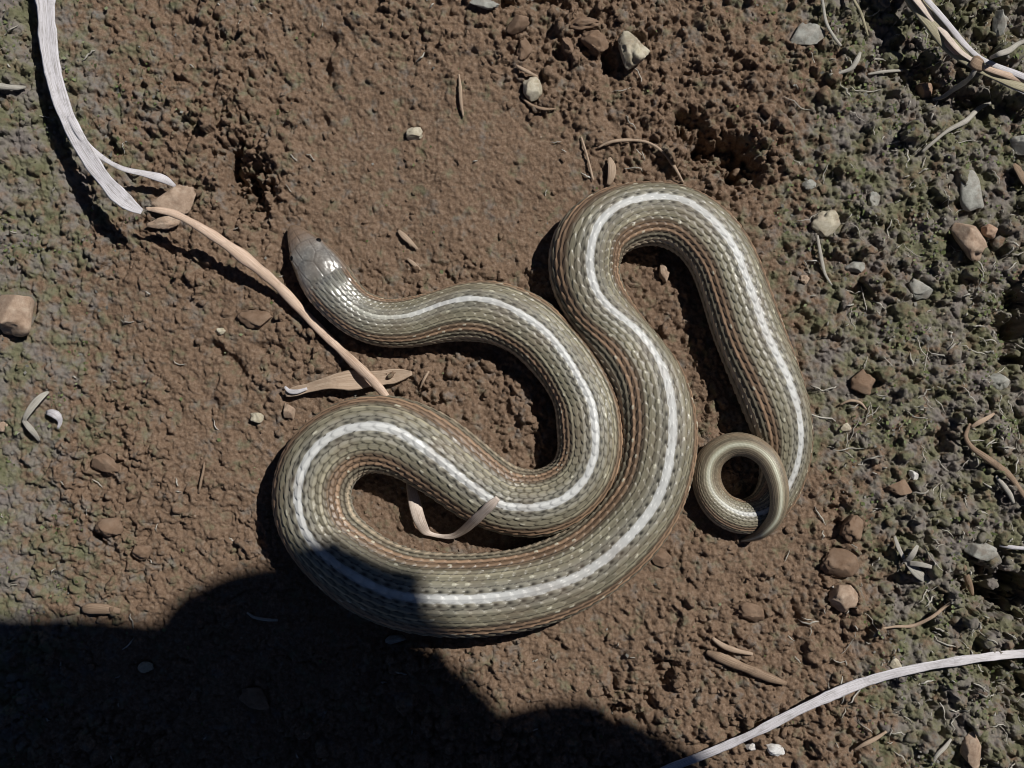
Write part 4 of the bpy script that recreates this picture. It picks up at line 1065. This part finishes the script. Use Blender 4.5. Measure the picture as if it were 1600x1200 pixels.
# hair cap and face details on the head
fwd = (J['brow'][0] - J['skull'][0]).normalized(); down = Vector((-0.55, 0.1, -0.83)); down = (down - fwd * 0).normalized()
look = (gp(900, 500, 2000) - hc_).normalized()
upd = axis; side = look.cross(upd).normalized(); upd = side.cross(look).normalized()
hv = lump(IV3, 900, 0.12, 0) * 178 * S
keep = []
basis = np.array([list(side), list(look), list(upd)])
for v in hv: keep.append(v[0] * np.array(side) + v[1] * np.array(look) * 1.05 + v[2] * np.array(upd) * 1.06)
keep = np.array(keep)
hf = [tuple(int(x) for x in t) for t in IF3 if (lambda c: c @ np.array(look) < 60 * S and c @ np.array(upd) > -110 * S or c @ np.array(upd) > 105 * S)(keep[t].mean(0))]
hair = mesh_obj('hair', keep, hf, M_HAIR, pr); hair.location = hc_ - pr.location
so = hair.modifiers.new('solid', 'SOLIDIFY'); so.thickness = 14 * S
for s in (-1, 1):
    e = mesh_obj('eye', IV3 * 17 * S, IF3, M_HAIR, pr); e.location = hc_ + look * 150 * S + side * s * 55 * S + upd * 10 * S - pr.location
    e = mesh_obj('ear', lump(IV3, 31, 0.2, 0) * np.array([16, 34, 46]) * S, IF3, M_SKIN, pr); e.location = hc_ + side * s * 160 * S - upd * 10 * S - pr.location
ns_ = mesh_obj('nose', lump(IV3, 33, 0.15, 0) * np.array([28, 28, 45]) * S, IF3, M_SKIN, pr); ns_.location = hc_ + look * 168 * S - upd * 35 * S - pr.location
mo = mesh_obj('mouth', IV3 * np.array([46, 14, 14]) * S, IF3, M_RED, pr); mo.location = hc_ + look * 146 * S - upd * 92 * S - pr.location
mo.rotation_euler = (0, 0, math.atan2(side.y, side.x))

# the compact camera in the hand, its lens just above the viewpoint
def rbox(name, cx, cy, z0, lx, ly, lz, bev, mat, parent, loc):
    import bmesh
    bm = bmesh.new(); bmesh.ops.create_cube(bm, size=1.0)
    for v in bm.verts: v.co = Vector((v.co.x * lx * S, v.co.y * ly * S, v.co.z * lz * S))
    bmesh.ops.bevel(bm, geom=bm.edges[:], offset=bev * S, segments=3, affect='EDGES', profile=0.6)
    m_ = bpy.data.meshes.new(name); bm.to_mesh(m_); bm.free(); m_.materials.append(mat)
    o = bpy.data.objects.new(name, m_); C.objects.link(o); o.parent = parent
    o.location = Vector(((cx - 800) * S, (600 - cy) * S, (z0 + lz / 2) * S)) - loc
    return o
def rcyl(name, cx, cy, z0, r0, r1, lz, mat, parent, loc):
    import bmesh
    bm = bmesh.new(); bmesh.ops.create_cone(bm, cap_ends=True, segments=40, radius1=r0 * S, radius2=r1 * S, depth=lz * S)
    m_ = bpy.data.meshes.new(name); bm.to_mesh(m_); bm.free(); m_.materials.append(mat)
    o = bpy.data.objects.new(name, m_); C.objects.link(o); o.parent = parent
    o.location = Vector(((cx - 800) * S, (600 - cy) * S, (z0 + lz / 2) * S)) - loc
    return o
cr_ = empty('compact_camera', gp(800, 600, 2100)); cl_ = Vector(cr_.location)
tag(cr_, 'small dark compact camera held over the snake by the kneeling person', 'camera')
rbox('shell', 800, 600, 2100, 330, 200, 80, 22, M_SILV, cr_, cl_)
rcyl('lens_barrel', 800, 600, 2040, 74, 84, 62, M_BLACK, cr_, cl_)
rcyl('lens_ring', 800, 600, 2018, 62, 66, 24, M_SILV, cr_, cl_)
rbox('flash', 690, 545, 2096, 50, 26, 8, 3, M_QUARTZ, cr_, cl_)
rcyl('shutter_button', 700, 495, 2130, 18, 18, 20, M_BLACK, cr_, cl_)
print('snake rings', M, 'crumb stamps', cnt, 'polys', sum(len(o.data.polygons) for o in scene.objects if o.type == 'MESH'))
